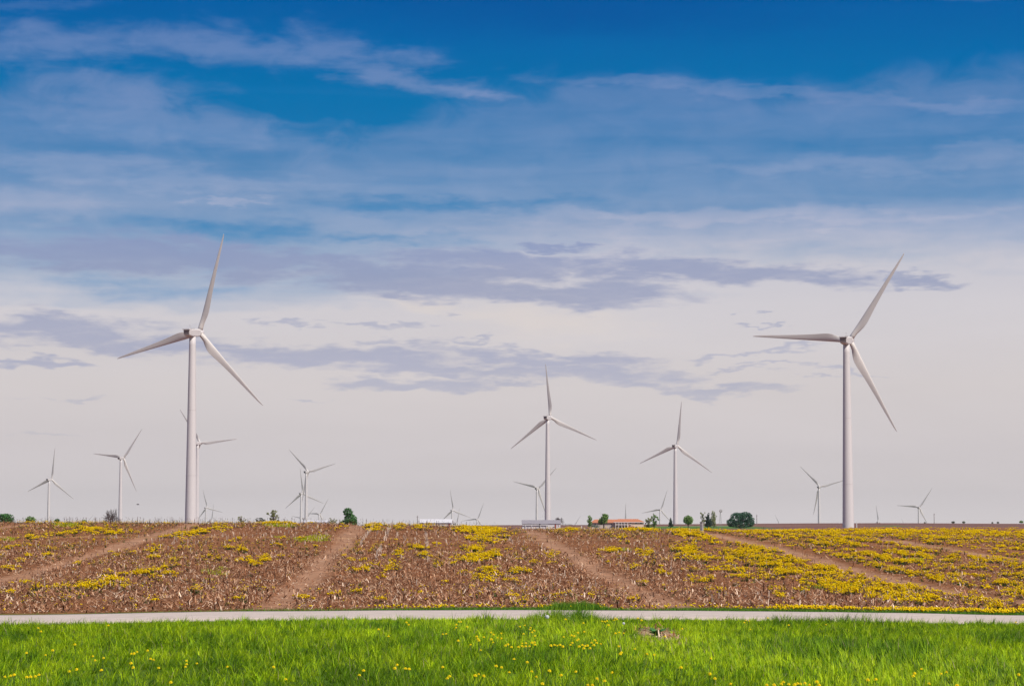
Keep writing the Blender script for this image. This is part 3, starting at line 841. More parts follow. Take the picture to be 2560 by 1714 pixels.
hip(hx_(1533.5), hx_(1612.5), -0.7, 11, zE, zR, 4.2, 3.0).build('main_roof', m_orange, t)
MB().box(hx_(1533.8), hx_(1612.2), -0.76, -0.7, zE - .3, zE - .02).build('gutter', m_trim, t)
MB().box(hx_(1538), hx_(1569), -0.65, -.003, hz(1311.2), hz(1310.4)).build('balcony', m_trim, t)
for px in np.linspace(1539.2, 1568.5, 5):
    MB().box(hx_(px) - .14, hx_(px) + .14, -0.62, -.36, 0, zE - .3).build('column', m_trim, t)
for px in np.linspace(1542.4, 1564.8, 6):
    f = MB().box(hx_(px) - .44, hx_(px) + .44, -.06, .05, hz(1309.6), hz(1304.6)).build('window', m_trim, t)
    MB().box(hx_(px) - .34, hx_(px) + .34, -.09, -.063, hz(1309.4), hz(1304.9)).build('pane', m_glass, f)
for a, b in ((1540, 1546), (1548, 1554), (1556, 1561), (1563, 1568)):
    MB().box(hx_(a), hx_(b), -.07, .05, 0, hz(1314.2)).build('porch_opening', m_black, t)
MB().box(hx_(1571), hx_(1586), -.08, .05, 0, hz(1314.8)).build('garage_opening', m_red, t)
MB().box(hx_(1573.5), hx_(1578), -0.6, -.003, hz(1311.3), hz(1308.3)).build('small_balcony', m_stone, t)
for px in (1590, 1602, 1576):
    f = MB().box(hx_(px) - .6, hx_(px) + .6, -.06, .05, hz(1308.8), hz(1305.2)).build('window', m_trim, t)
    MB().box(hx_(px) - .5, hx_(px) + .5, -.09, -.063, hz(1308.5), hz(1305.5)).build('pane', m_glass, f)
for px in (1488, 1529):
    f = MB().box(hx_(px) - .5, hx_(px) + .5, 1.44, 1.55, hz(1311.5), hz(1307)).build('window', m_trim, t)
    MB().box(hx_(px) - .4, hx_(px) + .4, 1.41, 1.437, hz(1311.2), hz(1307.3)).build('pane', m_glass, f)
MB().tube((hx_(1503), 5, zE), (hx_(1503), 5, hz(1279.5)), .06, .04, 5).build('aerial', m_galv, t)

# farm windmill
dW = 1430.0; loc = place(1801, dW); k = dW / F
hw = lambda py: at(1801, py, dW).z - loc[2]
t = thing('farm_windmill', 'old farm windmill with round fan on a thin lattice tower, left of evergreen clump', 'windmill', loc, R(20))
lt = MB(); zt = hw(1280)
cs = [(-1, -1), (1, -1), (1, 1), (-1, 1)]
for a, b in cs: lt.tube((a * .85, b * .85, -.3), (a * .12, b * .12, zt), .075, .06, 5)
for q in np.linspace(0.12, .92, 7):
    w0 = .85 + (.12 - .85) * q
    for i_ in range(4):
        a, b = cs[i_], cs[(i_ + 1) % 4]
        lt.tube((a[0] * w0, a[1] * w0, zt * q), (b[0] * w0, b[1] * w0, zt * q), .04, .04, 4)
lt.build('lattice_tower', m_galv, t)
for k_ in range(14):
    a = 2 * math.pi * k_ / 14
    pr = lambda r, da, yy: (r * math.sin(a + da), yy, hw(1276.5) + r * math.cos(a + da))
    MB().add([pr(.32, -.12, -.55), pr(1.05, -.17, -.62), pr(1.05, .15, -.48), pr(.32, .10, -.52), pr(.32, -.12, -.53), pr(1.05, -.17, -.60), pr(1.05, .15, -.46), pr(.32, .10, -.50)],
             [(0, 1, 2, 3), (7, 6, 5, 4), (0, 4, 5, 1), (1, 5, 6, 2), (2, 6, 7, 3), (3, 7, 4, 0)]).build('fan_blade', m_pole, t)
MB().tube((0, -.65, hw(1276.5)), (0, .4, hw(1276.5)), .16, .14, 8).build('fan_hub', m_galv, t)
MB().box(-.02, .02, .4, 1.7, hw(1276.5) - .35, hw(1276.5) + .35).build('tail_vane', m_galv, t)

# poles on the skyline
def pole(px, top, base_py, d, label):
    lo_ = place(px, d); h = at(px, top, d).z - lo_[2]
    t = thing('utility_pole', label, 'utility pole', lo_, 0, 'thin poles on the skyline')
    MB().tube((0, 0, -.4), (0, 0, h), .24, .17, 8).build('shaft', m_pole, t)
    MB().box(-.55, .55, -.26, -.1, h - .9, h - .72).build('crossarm', m_pole, t)
pole(1043.6, 1288, 1308, 1300, 'thin grey pole just left of the white roofed barn')
pole(2335.5, 1282.5, 1306, 1700, 'thin pole on the horizon right of the lone right turbine')
pole(1892, 1285.5, 1308, 1650, 'thin pole just right of the wide dark evergreen clump')
# small white posts
def post(px, top, d, r, label):
    lo_ = place(px, d)
    h = at(px, top, d).z - lo_[2]
    t = thing('marker_post', label, 'post', lo_)
    MB().tube((0, 0, -.2), (0, 0, h), r, r, 8).build('shaft', m_trim, t)
    MB().tube((0, 0, h), (0, 0, h + r * .8), r * 1.25, r * .5, 8).build('cap', m_trim, t)
post(1453.7, 1314.5, 1440, .28, 'small white post on the brown field left of the farmhouse')
post(2141.5, 1304.5, 895, .17, 'thin white post beside the foot of the big right turbine tower')
# ribbed grey box on a post among the yellow flowers
gx, gy_, g0 = ground_px(1754.5, 1334, 60, 115)
kk = gy_ / F
t = thing('utility_pedestal', 'narrow weathered grey ribbed utility box standing in the yellow flowers', 'utility box', (gx, gy_, g0), R(-38))
hh = 29 * kk
MB().box(-.055, .055, -.05, .05, -.1, hh).build('body', m_galv, t)
MB().box(-.064, .064, -.06, .06, hh, hh + .02).build('cap', m_galv, t)
for k_ in range(7):
    MB().box(-.05, .05, -.062, -.0505, hh * (.1 + .12 * k_), hh * (.1 + .12 * k_) + .022).build('louvre', m_trim, t)
# bird
b = at(345, 1260.5, 160)
t = thing('bird', 'small dark bird gliding low over the crest beside the bare tree turbine', 'bird', tuple(b), R(20))
body = MB().loft([[(y_, r * math.cos(a), r * .9 * math.sin(a)) for a in np.linspace(0, 2 * math.pi, 9)[:-1]] for y_, r in ((-.10, .004), (-.07, .016), (-.02, .026), (.03, .022), (.055, .014), (.075, .017), (.095, .010), (.11, .002))])
body.build('body', m_black, t, True)
for s_ in (-1, 1):
    MB().loft([[(c0, s_ * w_, z_), (c1, s_ * w_, z_ + .001), (c1, s_ * w_, z_ + .006), (c0, s_ * w_, z_ + .005)] for w_, c0, c1, z_ in ((.015, -.04, .04, .01), (.07, -.045, .035, .035), (.14, -.05, .01, .04), (.19, -.06, -.04, .028))]).build('wing', m_black, t)
MB().box(-.15, -.09, -.018, .018, -.003, .003).build('tail', m_black, t)

# ---------------------------------------------------------------- low growth and litter
HALF = 0.5 * 2560 / F
def wedge_points(n, d0, d1, spread=1.22, pw=1.0, seed=0):
    """random ground points spread over the part of the land the road traveller looks at"""
    rs = np.random.default_rng(seed)
    t = rs.random(n)
    d = np.sqrt(d0 ** 2 + (d1 ** 2 - d0 ** 2) * t) if pw == 1.0 else d0 * (d1 / d0) ** t
    x = (rs.random(n) * 2 - 1) * HALF * spread * d
    return x, d, rs

def zoomed(region, pts):
    ox = {1: 0, 2: 860, 3: 1700}[region]
    return [(ox + a / 2.723, 1280 + b / 2.723) for a, b in pts]

def in_poly(px, py, poly):
    c = np.zeros(len(px), bool); j = len(poly) - 1
    for i in range(len(poly)):
        xi, yi = poly[i]; xj, yj = poly[j]
        if yi != yj:
            c ^= ((yi > py) != (yj > py)) & (px < (xj - xi) * (py - yi) / (yj - yi) + xi)
        j = i
    return c

def strips(c, az_, tilt, L_, w, bend, colr_, taper=0.4, segs=2):
    """c (n,3) roots; ribbon blades leaning from vertical by tilt towards az_, curving by bend"""
    n = len(c); V_ = []
    side = np.stack([-np.sin(az_), np.cos(az_), np.zeros(n)], 1)
    p = c.copy(); ang = tilt.copy()
    cols = []
    for s_ in range(segs + 1):
        f = s_ / segs
        ww = (w * (1 - f * (1 - taper)))[:, None]
        if s_ < segs or taper > 0.05:
            V_ += [p - side * ww / 2, p + side * ww / 2]
        else:
            V_ += [p]
        step = (L_ / segs)[:, None]
        dirv = np.stack([np.cos(az_) * np.sin(ang), np.sin(az_) * np.sin(ang), np.cos(ang)], 1)
        p = p + dirv * step; ang = ang + bend / segs
    co = np.stack(V_, 1); k = co.shape[1]
    base = (np.arange(n) * k)[:, None]
    idx, cnt = [], []
    if taper > 0.05:
        f = np.concatenate([np.array([2 * q, 2 * q + 1, 2 * q + 3, 2 * q + 2]) for q in range(segs)])
        idx = (base + f[None]).ravel(); cnt = np.full(n * segs, 4)
    else:
        f = np.concatenate([np.array([2 * q, 2 * q + 1, 2 * q + 3, 2 * q + 2]) for q in range(segs - 1)] + [np.array([2 * segs - 2, 2 * segs - 1, 2 * segs])])
        idx = (base + f[None]).ravel(); cnt = np.tile([4] * (segs - 1) + [3], n)
    return co.reshape(-1, 3), idx, cnt, np.repeat(colr_, k, 0)

def merge(parts):
    cs, ix, ct, cl, o = [], [], [], [], 0
    for a, b, c, d in parts:
        cs.append(a); ix.append(np.asarray(b) + o); ct.append(np.asarray(c)); cl.append(d); o += len(a)
    return np.vstack(cs), np.concatenate(ix), np.concatenate(ct), np.vstack(cl)

m_grass = mat('grass_blades', (0, 0, 0), rough=0.55, attr='tint', spec=0.25, trans=0.45)
m_straw = mat('dry_straw', (0, 0, 0), rough=0.85, attr='tint', spec=0.1, trans=0.12)
m_weed = mat('weed_leaves', (0, 0, 0), rough=0.7, attr='tint', spec=0.12, trans=0.22)

bare_x, bare_d = at(1650, 1580, 33.3).x, 33.3
def bare_e(x, y):
    return ((x - bare_x) / 0.30) ** 2 + ((y - bare_d) / 2.3) ** 2 + 1.5 * (fbm(x * 7, y * 2.2, 29) - 0.5)

def grass_height(x, y):
    h = 0.105 + 0.11 * fbm(x * 0.55, y * 0.28, 21) + 0.10 * np.clip(fbm(x * 1.7, y * 0.8, 22) - 0.5, 0, 1)
    e = bare_e(x, y)
    h = h * np.clip(0.22 + 0.78 * ss(e, 0.55, 1.3), 0, 1)
    tx = np.exp(-(((x - at(1412, 1540, 37.0).x) / 0.55) ** 2) ** 2 - ((y - 37.0) / 0.9) ** 2)
    h = h + 0.24 * tx
    for pxc in (1230, 1010, 1200, 1560, 1775, 2110, 1955, 2470, 2270, 600, 60, 745):
        xx = at(pxc, 1545, 37.2).x
        h = h + 0.06 * np.exp(-((x - xx) / 0.22) ** 2 - ((y - 37.2) / 0.6) ** 2)
    return h

# verge grass: blades fan out of tufts
def tufts(nt, d0, d1, spread, seed, nb, wmul=1.0):
    x, y, rs = wedge_points(nt, d0, d1, spread, 1.0, seed)
    lim = road_near(x) - 0.06 + 0.7 * (fbm(x * 1.1, y * 0 + 3, 55) - 0.5)
    e = bare_e(x, y)
    keep = (y < lim) & ((e > 0.8) | (rs.random(len(x)) < 0.38))
    x, y = x[keep], y[keep]; m = len(x)
    hue = 0.32 * fbm(x * 0.5, y * 0.2, 61) + 0.36 * fbm(x * 1.7, y * 0.9, 62) + 0.34 * rs.random(m)
    big = np.clip(fbm(x * 0.9, y * 0.35, 63) - 0.55 + 0.05 * (y < 25), 0, 1) * 5.0
    th = grass_height(x, y) * (0.55 + 0.65 * rs.random(m) + 0.5 * (rs.random(m) < 0.06)) * (1 + 0.35 * big)
    th = th * (1 - 0.42 * np.exp(-((y - road_near(x)) / 1.3) ** 2) * (1 - np.exp(-(((x - at(1412, 1540, 37.3).x) / 0.6) ** 2) ** 2)))
    tw = 0.3 + 0.9 * rs.random(m)
    tl = rs.random(m) * 6.283
    shade = 0.75 + 0.5 * rs.random(m)
    i_ = np.repeat(np.arange(m), nb); n = len(i_)
    a_ = rs.random(n) * 6.283
    r_ = 0.028 * np.sqrt(rs.random(n))
    P_ = np.stack([x[i_] + r_ * np.cos(a_), y[i_] + r_ * np.sin(a_), np.zeros(n)], 1)
    P_[:, 2] = ground_z(P_[:, 0], P_[:, 1]) - 0.01
    wind = 0.9 + 0.9 * np.sin(P_[:, 0] * 0.5 + P_[:, 1] * 0.23)
    use = rs.random(n) < 0.35
    a_ = np.where(use, wind + rs.normal(0, 0.4, n), a_)
    h_ = th[i_] * (0.40 + 0.72 * rs.random(n))
    t_ = np.clip((hue[i_] - 0.33 - 0.25 * np.clip(big[i_], 0, .5)) / 0.30, 0, 1)[:, None]
    cd, cm_, cl_ = np.array([0.10, 0.21, 0.004]), np.array([0.29, 0.47, 0.004]), np.array([0.52, 0.66, 0.008])
    c_ = np.where(t_ < .5, cd + (cm_ - cd) * t_ * 2, cm_ + (cl_ - cm_) * (t_ * 2 - 1))
    c_ = c_ * (shade[i_] * (0.5 + 0.9 * rs.random(n)))[:, None]
    dry = rs.random(n) < 0.018; c_[dry] = [0.45, 0.36, 0.18]
    tx = np.exp(-(((P_[:, 0] - at(1412, 1540, 37.0).x) / 0.6) ** 2) ** 2 - ((P_[:, 1] - 37.0) / 0.9) ** 2)[:, None]
    c_ = c_ * (1 - 0.6 * tx) + np.array([0.05, 0.17, 0.01]) * 0.6 * tx
    return strips(P_, a_, np.abs(rs.normal(0.10, 0.14, n)) + tw[i_] * 0.5 * rs.random(n), h_, (0.006 + 0.007 * rs.random(n)) * wmul, 0.4 + 1.9 * rs.random(n), c_, 0.0, 3)
grass = [tufts(24000, 19.0, 38.2, 1.25, 31, 11), tufts(1500, 11.0, 19.0, 1.9, 32, 11)]
# narrow grass edge on the far side of the lane
x, y, rs = wedge_points(160000, 41.9, 43.6, 1.15, 1.0, 33)
px, _ = project(x, y, np.full(len(x), ZC - 1.5))
dens = np.interp(px, [0, 560, 620, 880, 1040, 1100, 1340, 1400, 1440, 1500, 1530, 1600, 1640, 1680, 1850, 1950, 2560, 2900], [0, .02, .12, .1, .3, .5, .5, .9, 1, 1, .35, .2, .1, .45, .7, .55, .5, .5])
edge_ = 42.55 + 0.9 * dens * fbm(x * 0.8, x * 0 + 7, 71)
ok = (rs.random(len(x)) < dens) & (y < edge_) & (y > road_far(x) + 0.02)
x, y, dens = x[ok], y[ok], dens[ok]; n = len(x)
px = px[ok]
hh = 0.045 + 0.05 * rs.random(n) + 0.17 * np.exp(-((px - 1435) / 75) ** 4) * rs.random(n) * (0.3 + fbm(x * 6, x * 0, 5))
cc = (np.array([0.07, 0.20, 0.012]) + np.array([0.13, 0.17, 0.012]) * rs.random(n)[:, None]) * (0.8 + .4 * rs.random(n))[:, None]
grass.append(strips(np.stack([x, y, ground_z(x, y) - .01], 1), rs.random(n) * 6.3, np.abs(rs.normal(0.3, 0.25, n)), hh, 0.008 + 0.005 * rs.random(n), 0.3 + rs.random(n), cc, 0.0, 2))
co, ix, ct, cl = merge(grass)
tag(link('verge_grass', raw_mesh('verge_grass', co, ix, ct, cl), m_grass), 'bright green spring grass along the concrete lane', 'grass', kind='stuff')

# corn litter on the field
def field_keep(x, y, rs, base=1.0):
    s_ = track_s(x, y); tr_ = np.zeros(len(x))
    for t_ in TRACKS + [-21.5, 22.8]: tr_ = np.maximum(tr_, np.exp(-((s_ + 0.35 * (fbm(x * 1.3, y * 0.7, 19) - .5) - t_) / (0.42 if t_ < 8 else 0.66)) ** 4))
    return tr_

x, y, rs = wedge_points(200000, 42.7, 76.0, 1.2, 1.0, 35)
x2, y2, _ = wedge_points(105000, 76.0, 122.0, 1.2, 1.0, 36)
x, y = np.concatenate([x, x2]), np.concatenate([y, y2])
tr_ = field_keep(x, y, rs)
px, py = project(x, y, ground_z(x, y))
cover = 0.30 + 0.95 * fbm(x * 0.35, y * 0.2, 81) + 0.35 * (y < 50)
cover = cover * (1 - 0.84 * tr_) * np.where((px > 1760) & (y > 52), 0.5, 1)
ok = (rs.random(len(x)) < cover) & (y > 42.5 + 0.35 * fbm(x, x * 0, 4))
x, y, px = x[ok], y[ok], px[ok]
xb = bare_x + rs.normal(0, .2, 260); yb = bare_d + rs.normal(0, 1.2, 260)
x, y = np.concatenate([x, xb[:150]]), np.concatenate([y, yb[:150]]); n = len(x)
pal = np.array([[0.61, 0.38, 0.235], [0.45, 0.225, 0.12], [0.86, 0.65, 0.48], [0.25, 0.105, 0.05], [0.055, 0.024, 0.015]])
pk = rs.choice(5, n, p=[.24, .27, .08, .23, .18])
cs = pal[pk] * (0.75 + 0.5 * rs.random(n))[:, None]
az_ = rs.random(n) * 6.283
lie = rs.normal(1.45, 0.20, n); up = rs.random(n) < 0.03; lie = np.where(up, np.abs(rs.normal(0.25, .25, n)), lie)
Ln = (0.05 + 0.17 * rs.random(n) ** 1.6) * np.where(up, 0.8, 1.0)
P = np.stack([x, y, ground_z(x, y) + 0.0 + 0.035 * rs.random(n) * (~up)], 1)
res = [strips(P, az_, lie, Ln, 0.009 + 0.026 * rs.random(n) ** 1.5, rs.normal(0, 0.8, n), cs, 0.6, 2)]
# standing pale stubs in rows
st_x, st_y, st_c, st_h = [], [], [], []
rs = np.random.default_rng(40)
for r_ in range(-75, 60):
    s0 = r_ * 0.38
    yy = np.arange(44, 118, 0.24) + rs.normal(0, .08, len(np.arange(44, 118, 0.24)))
    xx = s0 - 0.039 * (yy - 104) + rs.normal(0, .03, len(yy))
    d_ = np.clip(fbm(xx * 0.22, yy * 0.07, 91) - 0.47, 0, 1) * 0.45
    ppx, _ = project(xx, yy, ground_z(xx, yy))
    d_ = d_ + 0.75 * ss(fbm(xx * 1.2, yy * .45, 66), .38, .62) * ((ppx > 900) & (ppx < 1095) & (yy > 68)) * (np.abs((s0 / 0.38) % 2) < 0.5)
    d_ = np.where((ppx > 1790) & (yy > 50), d_ * 0.15, d_)
    k_ = (rs.random(len(yy)) < d_) & (np.abs(xx) < HALF * 1.2 * yy) & (field_keep(xx, yy, rs) < .3)
    st_x.append(xx[k_]); st_y.append(yy[k_])
x, y = np.concatenate(st_x), np.concatenate(st_y); n = len(x)
cs = np.array([0.70, 0.54, 0.42]) * (0.55 + 0.6 * rs.random(n))[:, None]
for q in range(2):
    res.append(strips(np.stack([x + q * .01, y, ground_z(x, y) - 0.02], 1), rs.random(n) * 6.3, np.abs(rs.normal(0.12, 0.28, n)),
                      0.07 + 0.13 * rs.random(n), 0.016 + 0.016 * rs.random(n), rs.normal(0, .4, n), cs, 0.7, 2))
# thin dark weed stalks, thick on the crest and in front of the yellow field
x, y, rs = wedge_points(9000, 43.0, 116.0, 1.15, 1.0, 43)
px, py = project(x, y, ground_z(x, y))
d_ = 0.10 + 0.55 * (y > 100) * (px < 1200) + 0.9 * in_poly(px, py, zoomed(3, [(600, 470), (850, 500), (1100, 570), (1500, 640), (1900, 640), (1500, 690), (1100, 640), (700, 580)])) + 0.25 * in_poly(px, py, zoomed(2, [(150, 300), (600, 250), (600, 480), (200, 480)]))
k_ = rs.random(len(x)) < d_ * (1 - tr_[:0].sum())
x, y = x[k_], y[k_]; n = len(x)
res.append(strips(np.stack([x, y, ground_z(x, y) - .02], 1), rs.random(n) * 6.3, np.abs(rs.normal(0.08, 0.12, n)), 0.10 + 0.26 * rs.random(n) ** 2, 0.010 + 0.012 * rs.random(n), rs.normal(0, .3, n),
                  np.array([0.10, 0.055, 0.04]) * (0.6 + 1.0 * rs.random(n))[:, None], 0.5, 2))
for q in range(3):
    kk_ = rs.random(n) < 0.6
    hh_ = 0.08 + .2 * rs.random(kk_.sum())
    res.append(strips(np.stack([x[kk_], y[kk_], ground_z(x[kk_], y[kk_]) + hh_], 1), rs.random(kk_.sum()) * 6.3, np.abs(rs.normal(0.7, 0.3, kk_.sum())), 0.05 + 0.05 * rs.random(kk_.sum()),
                      np.full(kk_.sum(), 0.012), np.full(kk_.sum(), .3), np.array([0.11, 0.06, 0.045]) * (0.6 + 1.0 * rs.random(kk_.sum()))[:, None], 0.5, 2))
co, ix, ct, cl = merge(res)
tag(link('corn_litter', raw_mesh('corn_litter', co, ix, ct, cl), m_straw), 'dry corn stalks and leaves littering the brown field', 'crop litter', kind='stuff')

# yellow weeds
E = []   # (px, py, rx, ry, slope, density)
def el_(region, rows):
    for a, b, rx, ry, sl, de in rows:
        (p_, q_), = zoomed(region, [(a, b)]); E.append((p_, q_, rx, ry, sl, de))
el_(1, [(250, 64, 95, 5, 0, .55), (560, 128, 95, 7, -.14, 1.0), (740, 142, 50, 6, -.05, .9), (230, 175, 28, 8, 0, .5), (1270, 155, 72, 13, -.15, .75),
        (1480, 120, 28, 13, 0, .4), (1330, 66, 70, 4, 0, .7), (1900, 78, 62, 6, 0, .5), (640, 505, 62, 10, -.10, .95), (760, 470, 30, 9, 0, .7), (940, 420, 30, 7, 0, .9),
        (1065, 392, 22, 8, 0, .7), (1145, 432, 12, 5, 0, .9), (390, 517, 16, 6, 0, .8), (75, 562, 15, 5, 0, .8), (95, 616, 14, 4, 0, .6), (235, 540, 14, 4, 0, .5),
        (330, 300, 20, 5, 0, .5), (1040, 268, 11, 5, 0, .8), (1075, 318, 10, 5, 0, .6), (1480, 325, 18, 6, 0, .6), (1690, 345, 38, 13, 0, .55), (1800, 338, 17, 8, 0, .8),
        (1550, 257, 10, 5, 0, .8), (1645, 257, 10, 5, 0, .7), (60, 388, 16, 7, 0, .6), (52, 250, 14, 4, 0, .6), (120, 490, 30, 8, 0, .3), (1590, 195, 16, 6, 0, .5),
        (740, 385, 10, 5, 0, .4), (840, 430, 12, 5, 0, .5), (1820, 405, 14, 4, 0, .5), (190, 300, 9, 4, 0, .4), (150, 335, 9, 4, 0, .4), (60, 165, 20, 5, 0, .4)])
el_(2, [(930, 130, 72, 14, .05, 1.0), (950, 185, 58, 12, 0, .75), (830, 205, 12, 5, 0, .6), (1030, 200, 30, 8, 0, .7), (890, 265, 36, 12, 0, .8), (930, 315, 48, 16, 0, .95), (1020, 300, 20, 14, 0, .7), (880, 412, 14, 8, 0, .9),
        (980, 405, 36, 7, 0, .8), (1190, 408, 34, 7, 0, .65), (970, 465, 26, 8, 0, .85), (1125, 480, 12, 8, 0, .4), (1135, 520, 6, 4, 0, .5), (755, 328, 16, 9, 0, .75),
        (500, 250, 26, 8, 0, .55), (370, 288, 10, 7, 0, .7), (545, 303, 10, 6, 0, .8), (495, 300, 8, 4, 0, .6), (320, 355, 12, 10, 0, .9), (215, 385, 16, 12, 0, .9), (310, 405, 26, 9, 0, .9),
        (240, 450, 12, 8, 0, .5), (130, 405, 20, 7, 0, .45), (520, 105, 24, 16, 0, .4), (205, 105, 22, 12, 0, .4), (375, 110, 20, 10, 0, .3), (330, 190, 16, 8, 0, .35), (1820, 268, 32, 9, 0, .55), (2040, 285, 24, 8, 0, .5),
        (1530, 120, 26, 6, 0, .5), (1440, 340, 12, 5, 0, .5), (1800, 350, 10, 5, 0, .5), (1885, 343, 8, 5, 0, .5), (1485, 565, 8, 7, 0, .5), (1190, 325, 14, 6, 0, .4), (1340, 455, 8, 5, 0, .6),
        (1395, 290, 16, 9, 0, .4), (1670, 520, 8, 6, 0, .4), (1960, 390, 14, 6, 0, .4), (2000, 122, 60, 5, .05, .9), (640, 380, 12, 4, 0, .4), (2190, 430, 12, 5, 0, .5), (2090, 625, 12, 4, 0, .5)])
el_(3, [(60, 150, 62, 12, .1, 1.0), (170, 185, 36, 12, 0, .9), (40, 290, 38, 22, .1, .9), (150, 325, 34, 12, 0, .8), (60, 230, 30, 8, 0, .3), (230, 220, 20, 6, 0, .6), (340, 320, 50, 36, 0, .30), (420, 340, 22, 34, 0, .55),
        (30, 425, 18, 8, 0, .6), (130, 475, 36, 9, 0, .5), (270, 470, 24, 8, 0, .4), (270, 400, 40, 10, 0, .3), (340, 585, 6, 4, 0, .6), (690, 570, 10, 5, 0, .6), (400, 440, 30, 8, 0, .3)])
POLY_L = zoomed(3, [(360, 218), (480, 232), (620, 265), (780, 300), (900, 352), (1150, 405), (1300, 450), (1550, 495), (1800, 520), (2000, 545), (2342, 575), (2900, 640), (2900, 740),
                    (2342, 700), (2150, 690), (1900, 635), (1500, 625), (1150, 575), (1000, 545), (860, 505), (640, 478), (520, 450), (480, 390), (470, 340), (420, 290)])
def flower_density(x, y):
    z = ground_z(x, y); px, py = project(x, y, z)
    d = 0.010
    d = np.full(len(x), 0.0) + d
    wob = (fbm(x * 0.9, y * 0.35, 101) - 0.5) * 1.2
    for a, b, rx, ry, sl, de in E:
        u_ = (px - a) / rx; v_ = (py - b - sl * (px - a)) / ry
        e_ = 1 - np.sqrt(u_ * u_ + v_ * v_) + wob * 0.6
        d = np.maximum(d, de * np.clip(e_ * 2.2 - 0.12, 0, 1))
    s_ = track_s(x, y)
    rows_ = np.clip(0.45 + 0.65 * np.cos(2 * math.pi * (s_ + 0.15 * (vnoise(x, y * .3, 3) - .5)) / 1.52), 0, 1)
    clump = ss(fbm(x * 0.75 + 9, y * 0.38, 111), 0.36, 0.60)
    right = ss(s_, 8.7, 9.3) * (py > 1316) * np.interp(py, [1316, 1324, 1334, 1350], [.12, .35, 1, 1]) * (y < 420)
    thin_ = np.where(s_ > 15.9, 0.56, 0.70)
    thin_ = thin_ * (1 - 0.55 * ss(fbm(x * 0.16, y * 0.06, 121), 0.48, 0.62))
    d = np.maximum(d, right * thin_ * (0.12 + 0.88 * clump * rows_))
    left = in_poly(px + 14 * (fbm(x * 1.1, y * .5, 7) - .5), py + 10 * (fbm(x * 1.3, y * .6, 8) - .5), POLY_L)
    d = np.maximum(d, left * (0.16 + 0.62 * ss(fbm(x * 0.9, y * 0.4, 131), 0.36, 0.58)))
    t_ = field_keep(x, y, None)
    d = d * np.where(s_ > 3, 1 - 0.97 * t_, 1 - 0.8 * t_)
    return d, px, py

def weeds(x, y, rs, size, nl, nf, fs):
    """plants of leaves and stems topped by yellow heads"""
    n = len(x); g = ground_z(x, y); parts = []
    for _ in range(nl):
        a = rs.random(n) * 6.283
        off = rs.random(n) * 0.35 * size
        P_ = np.stack([x + np.cos(a) * off, y + np.sin(a) * off, g - .01], 1)
        c_ = (np.array([0.018, 0.045, 0.010]) + np.array([0.06, 0.10, 0.012]) * rs.random(n)[:, None] ** 1.5)
        parts.append(strips(P_, a, 0.15 + 0.7 * rs.random(n), size * (0.32 + .65 * rs.random(n) ** 1.5), size * (0.10 + .07 * rs.random(n)), 0.5 * rs.random(n), c_, 0.25, 2))
    for _ in range(nf):
        a = rs.random(n) * 6.283; r_ = np.sqrt(rs.random(n)) * 0.58 * size
        P_ = np.stack([x + np.cos(a) * r_, y + np.sin(a) * r_, g + size * (0.66 + .50 * rs.random(n))], 1)
        s_ = fs * (0.6 + .7 * rs.random(n))[:, None]
        b_ = rs.random(n) * 6.283
        u_ = np.stack([np.cos(b_), np.sin(b_), 0.5 * rs.normal(size=n)], 1); v_ = np.stack([-np.sin(b_), np.cos(b_), 0.5 * rs.normal(size=n)], 1)
        w_ = np.array([0, 0, 0.75])
        q_ = [P_ - u_ * s_, P_ - v_ * s_, P_ + u_ * s_, P_ + v_ * s_, P_ + w_ * s_]
        co = np.stack(q_, 1).reshape(-1, 3)
        f = np.array([0, 1, 4, 1, 2, 4, 2, 3, 4, 3, 0, 4, 3, 2, 1, 0])
        ix = ((np.arange(n) * 5)[:, None] + f[None]).ravel()
        c_ = np.array([1.0, 0.62, 0.004]) * (0.86 + .3 * rs.random(n))[:, None] + np.array([-.06, .05, 0]) * rs.random(n)[:, None]
        parts.append((co, ix, np.tile([3, 3, 3, 3, 4], n), np.repeat(np.clip(c_, 0, .97), 5, 0)))
    return parts

def clumps(x, y, rs, k, rad, size, nl, nf, fs):
    """every clump is k low plants under one domed cover of yellow heads"""
    n = len(x); i_ = np.repeat(np.arange(n), k); m = len(i_)
    sc = (0.45 + 0.95 * rs.random(n) ** 1.4)[i_]
    ox, oy = rs.normal(0, 1, m) * rad * sc * 1.25, rs.normal(0, 1, m) * rad * sc
    dome = np.exp(-(ox ** 2 + oy ** 2) / (2 * (rad * sc * 1.2) ** 2))
    return weeds(x[i_] + ox, y[i_] + oy, rs, size * sc * (0.55 + 0.55 * dome) * (0.85 + .3 * rs.random(m)), nl, nf, fs)

W_ = []
x, y, rs = wedge_points(11500, 43.2, 80.0, 1.18, 1.0, 51)
d_, px, py = flower_density(x, y); k_ = rs.random(len(x)) < d_
W_ += clumps(x[k_], y[k_], rs, 6, 0.085, 0.115, 15, 7, 0.019)
x, y, rs = wedge_points(11500, 80.0, 135.0, 1.15, 1.0, 52)
d_, px, py = flower_density(x, y); k_ = (rs.random(len(x)) < d_)
W_ += clumps(x[k_], y[k_], rs, 6, 0.11, 0.105, 14, 6, 0.024)
x, y, rs = wedge_points(26000, 135.0, 430.0, 1.1, 2.0, 53)
k0 = x / y > 0.055; x, y = x[k0], y[k0]
d_, px, py = flower_density(x, y); k_ = (rs.random(len(x)) < d_)
W_ += clumps(x[k_], y[k_], rs, 6, 0.20, 0.12, 4, 4, 0.042)
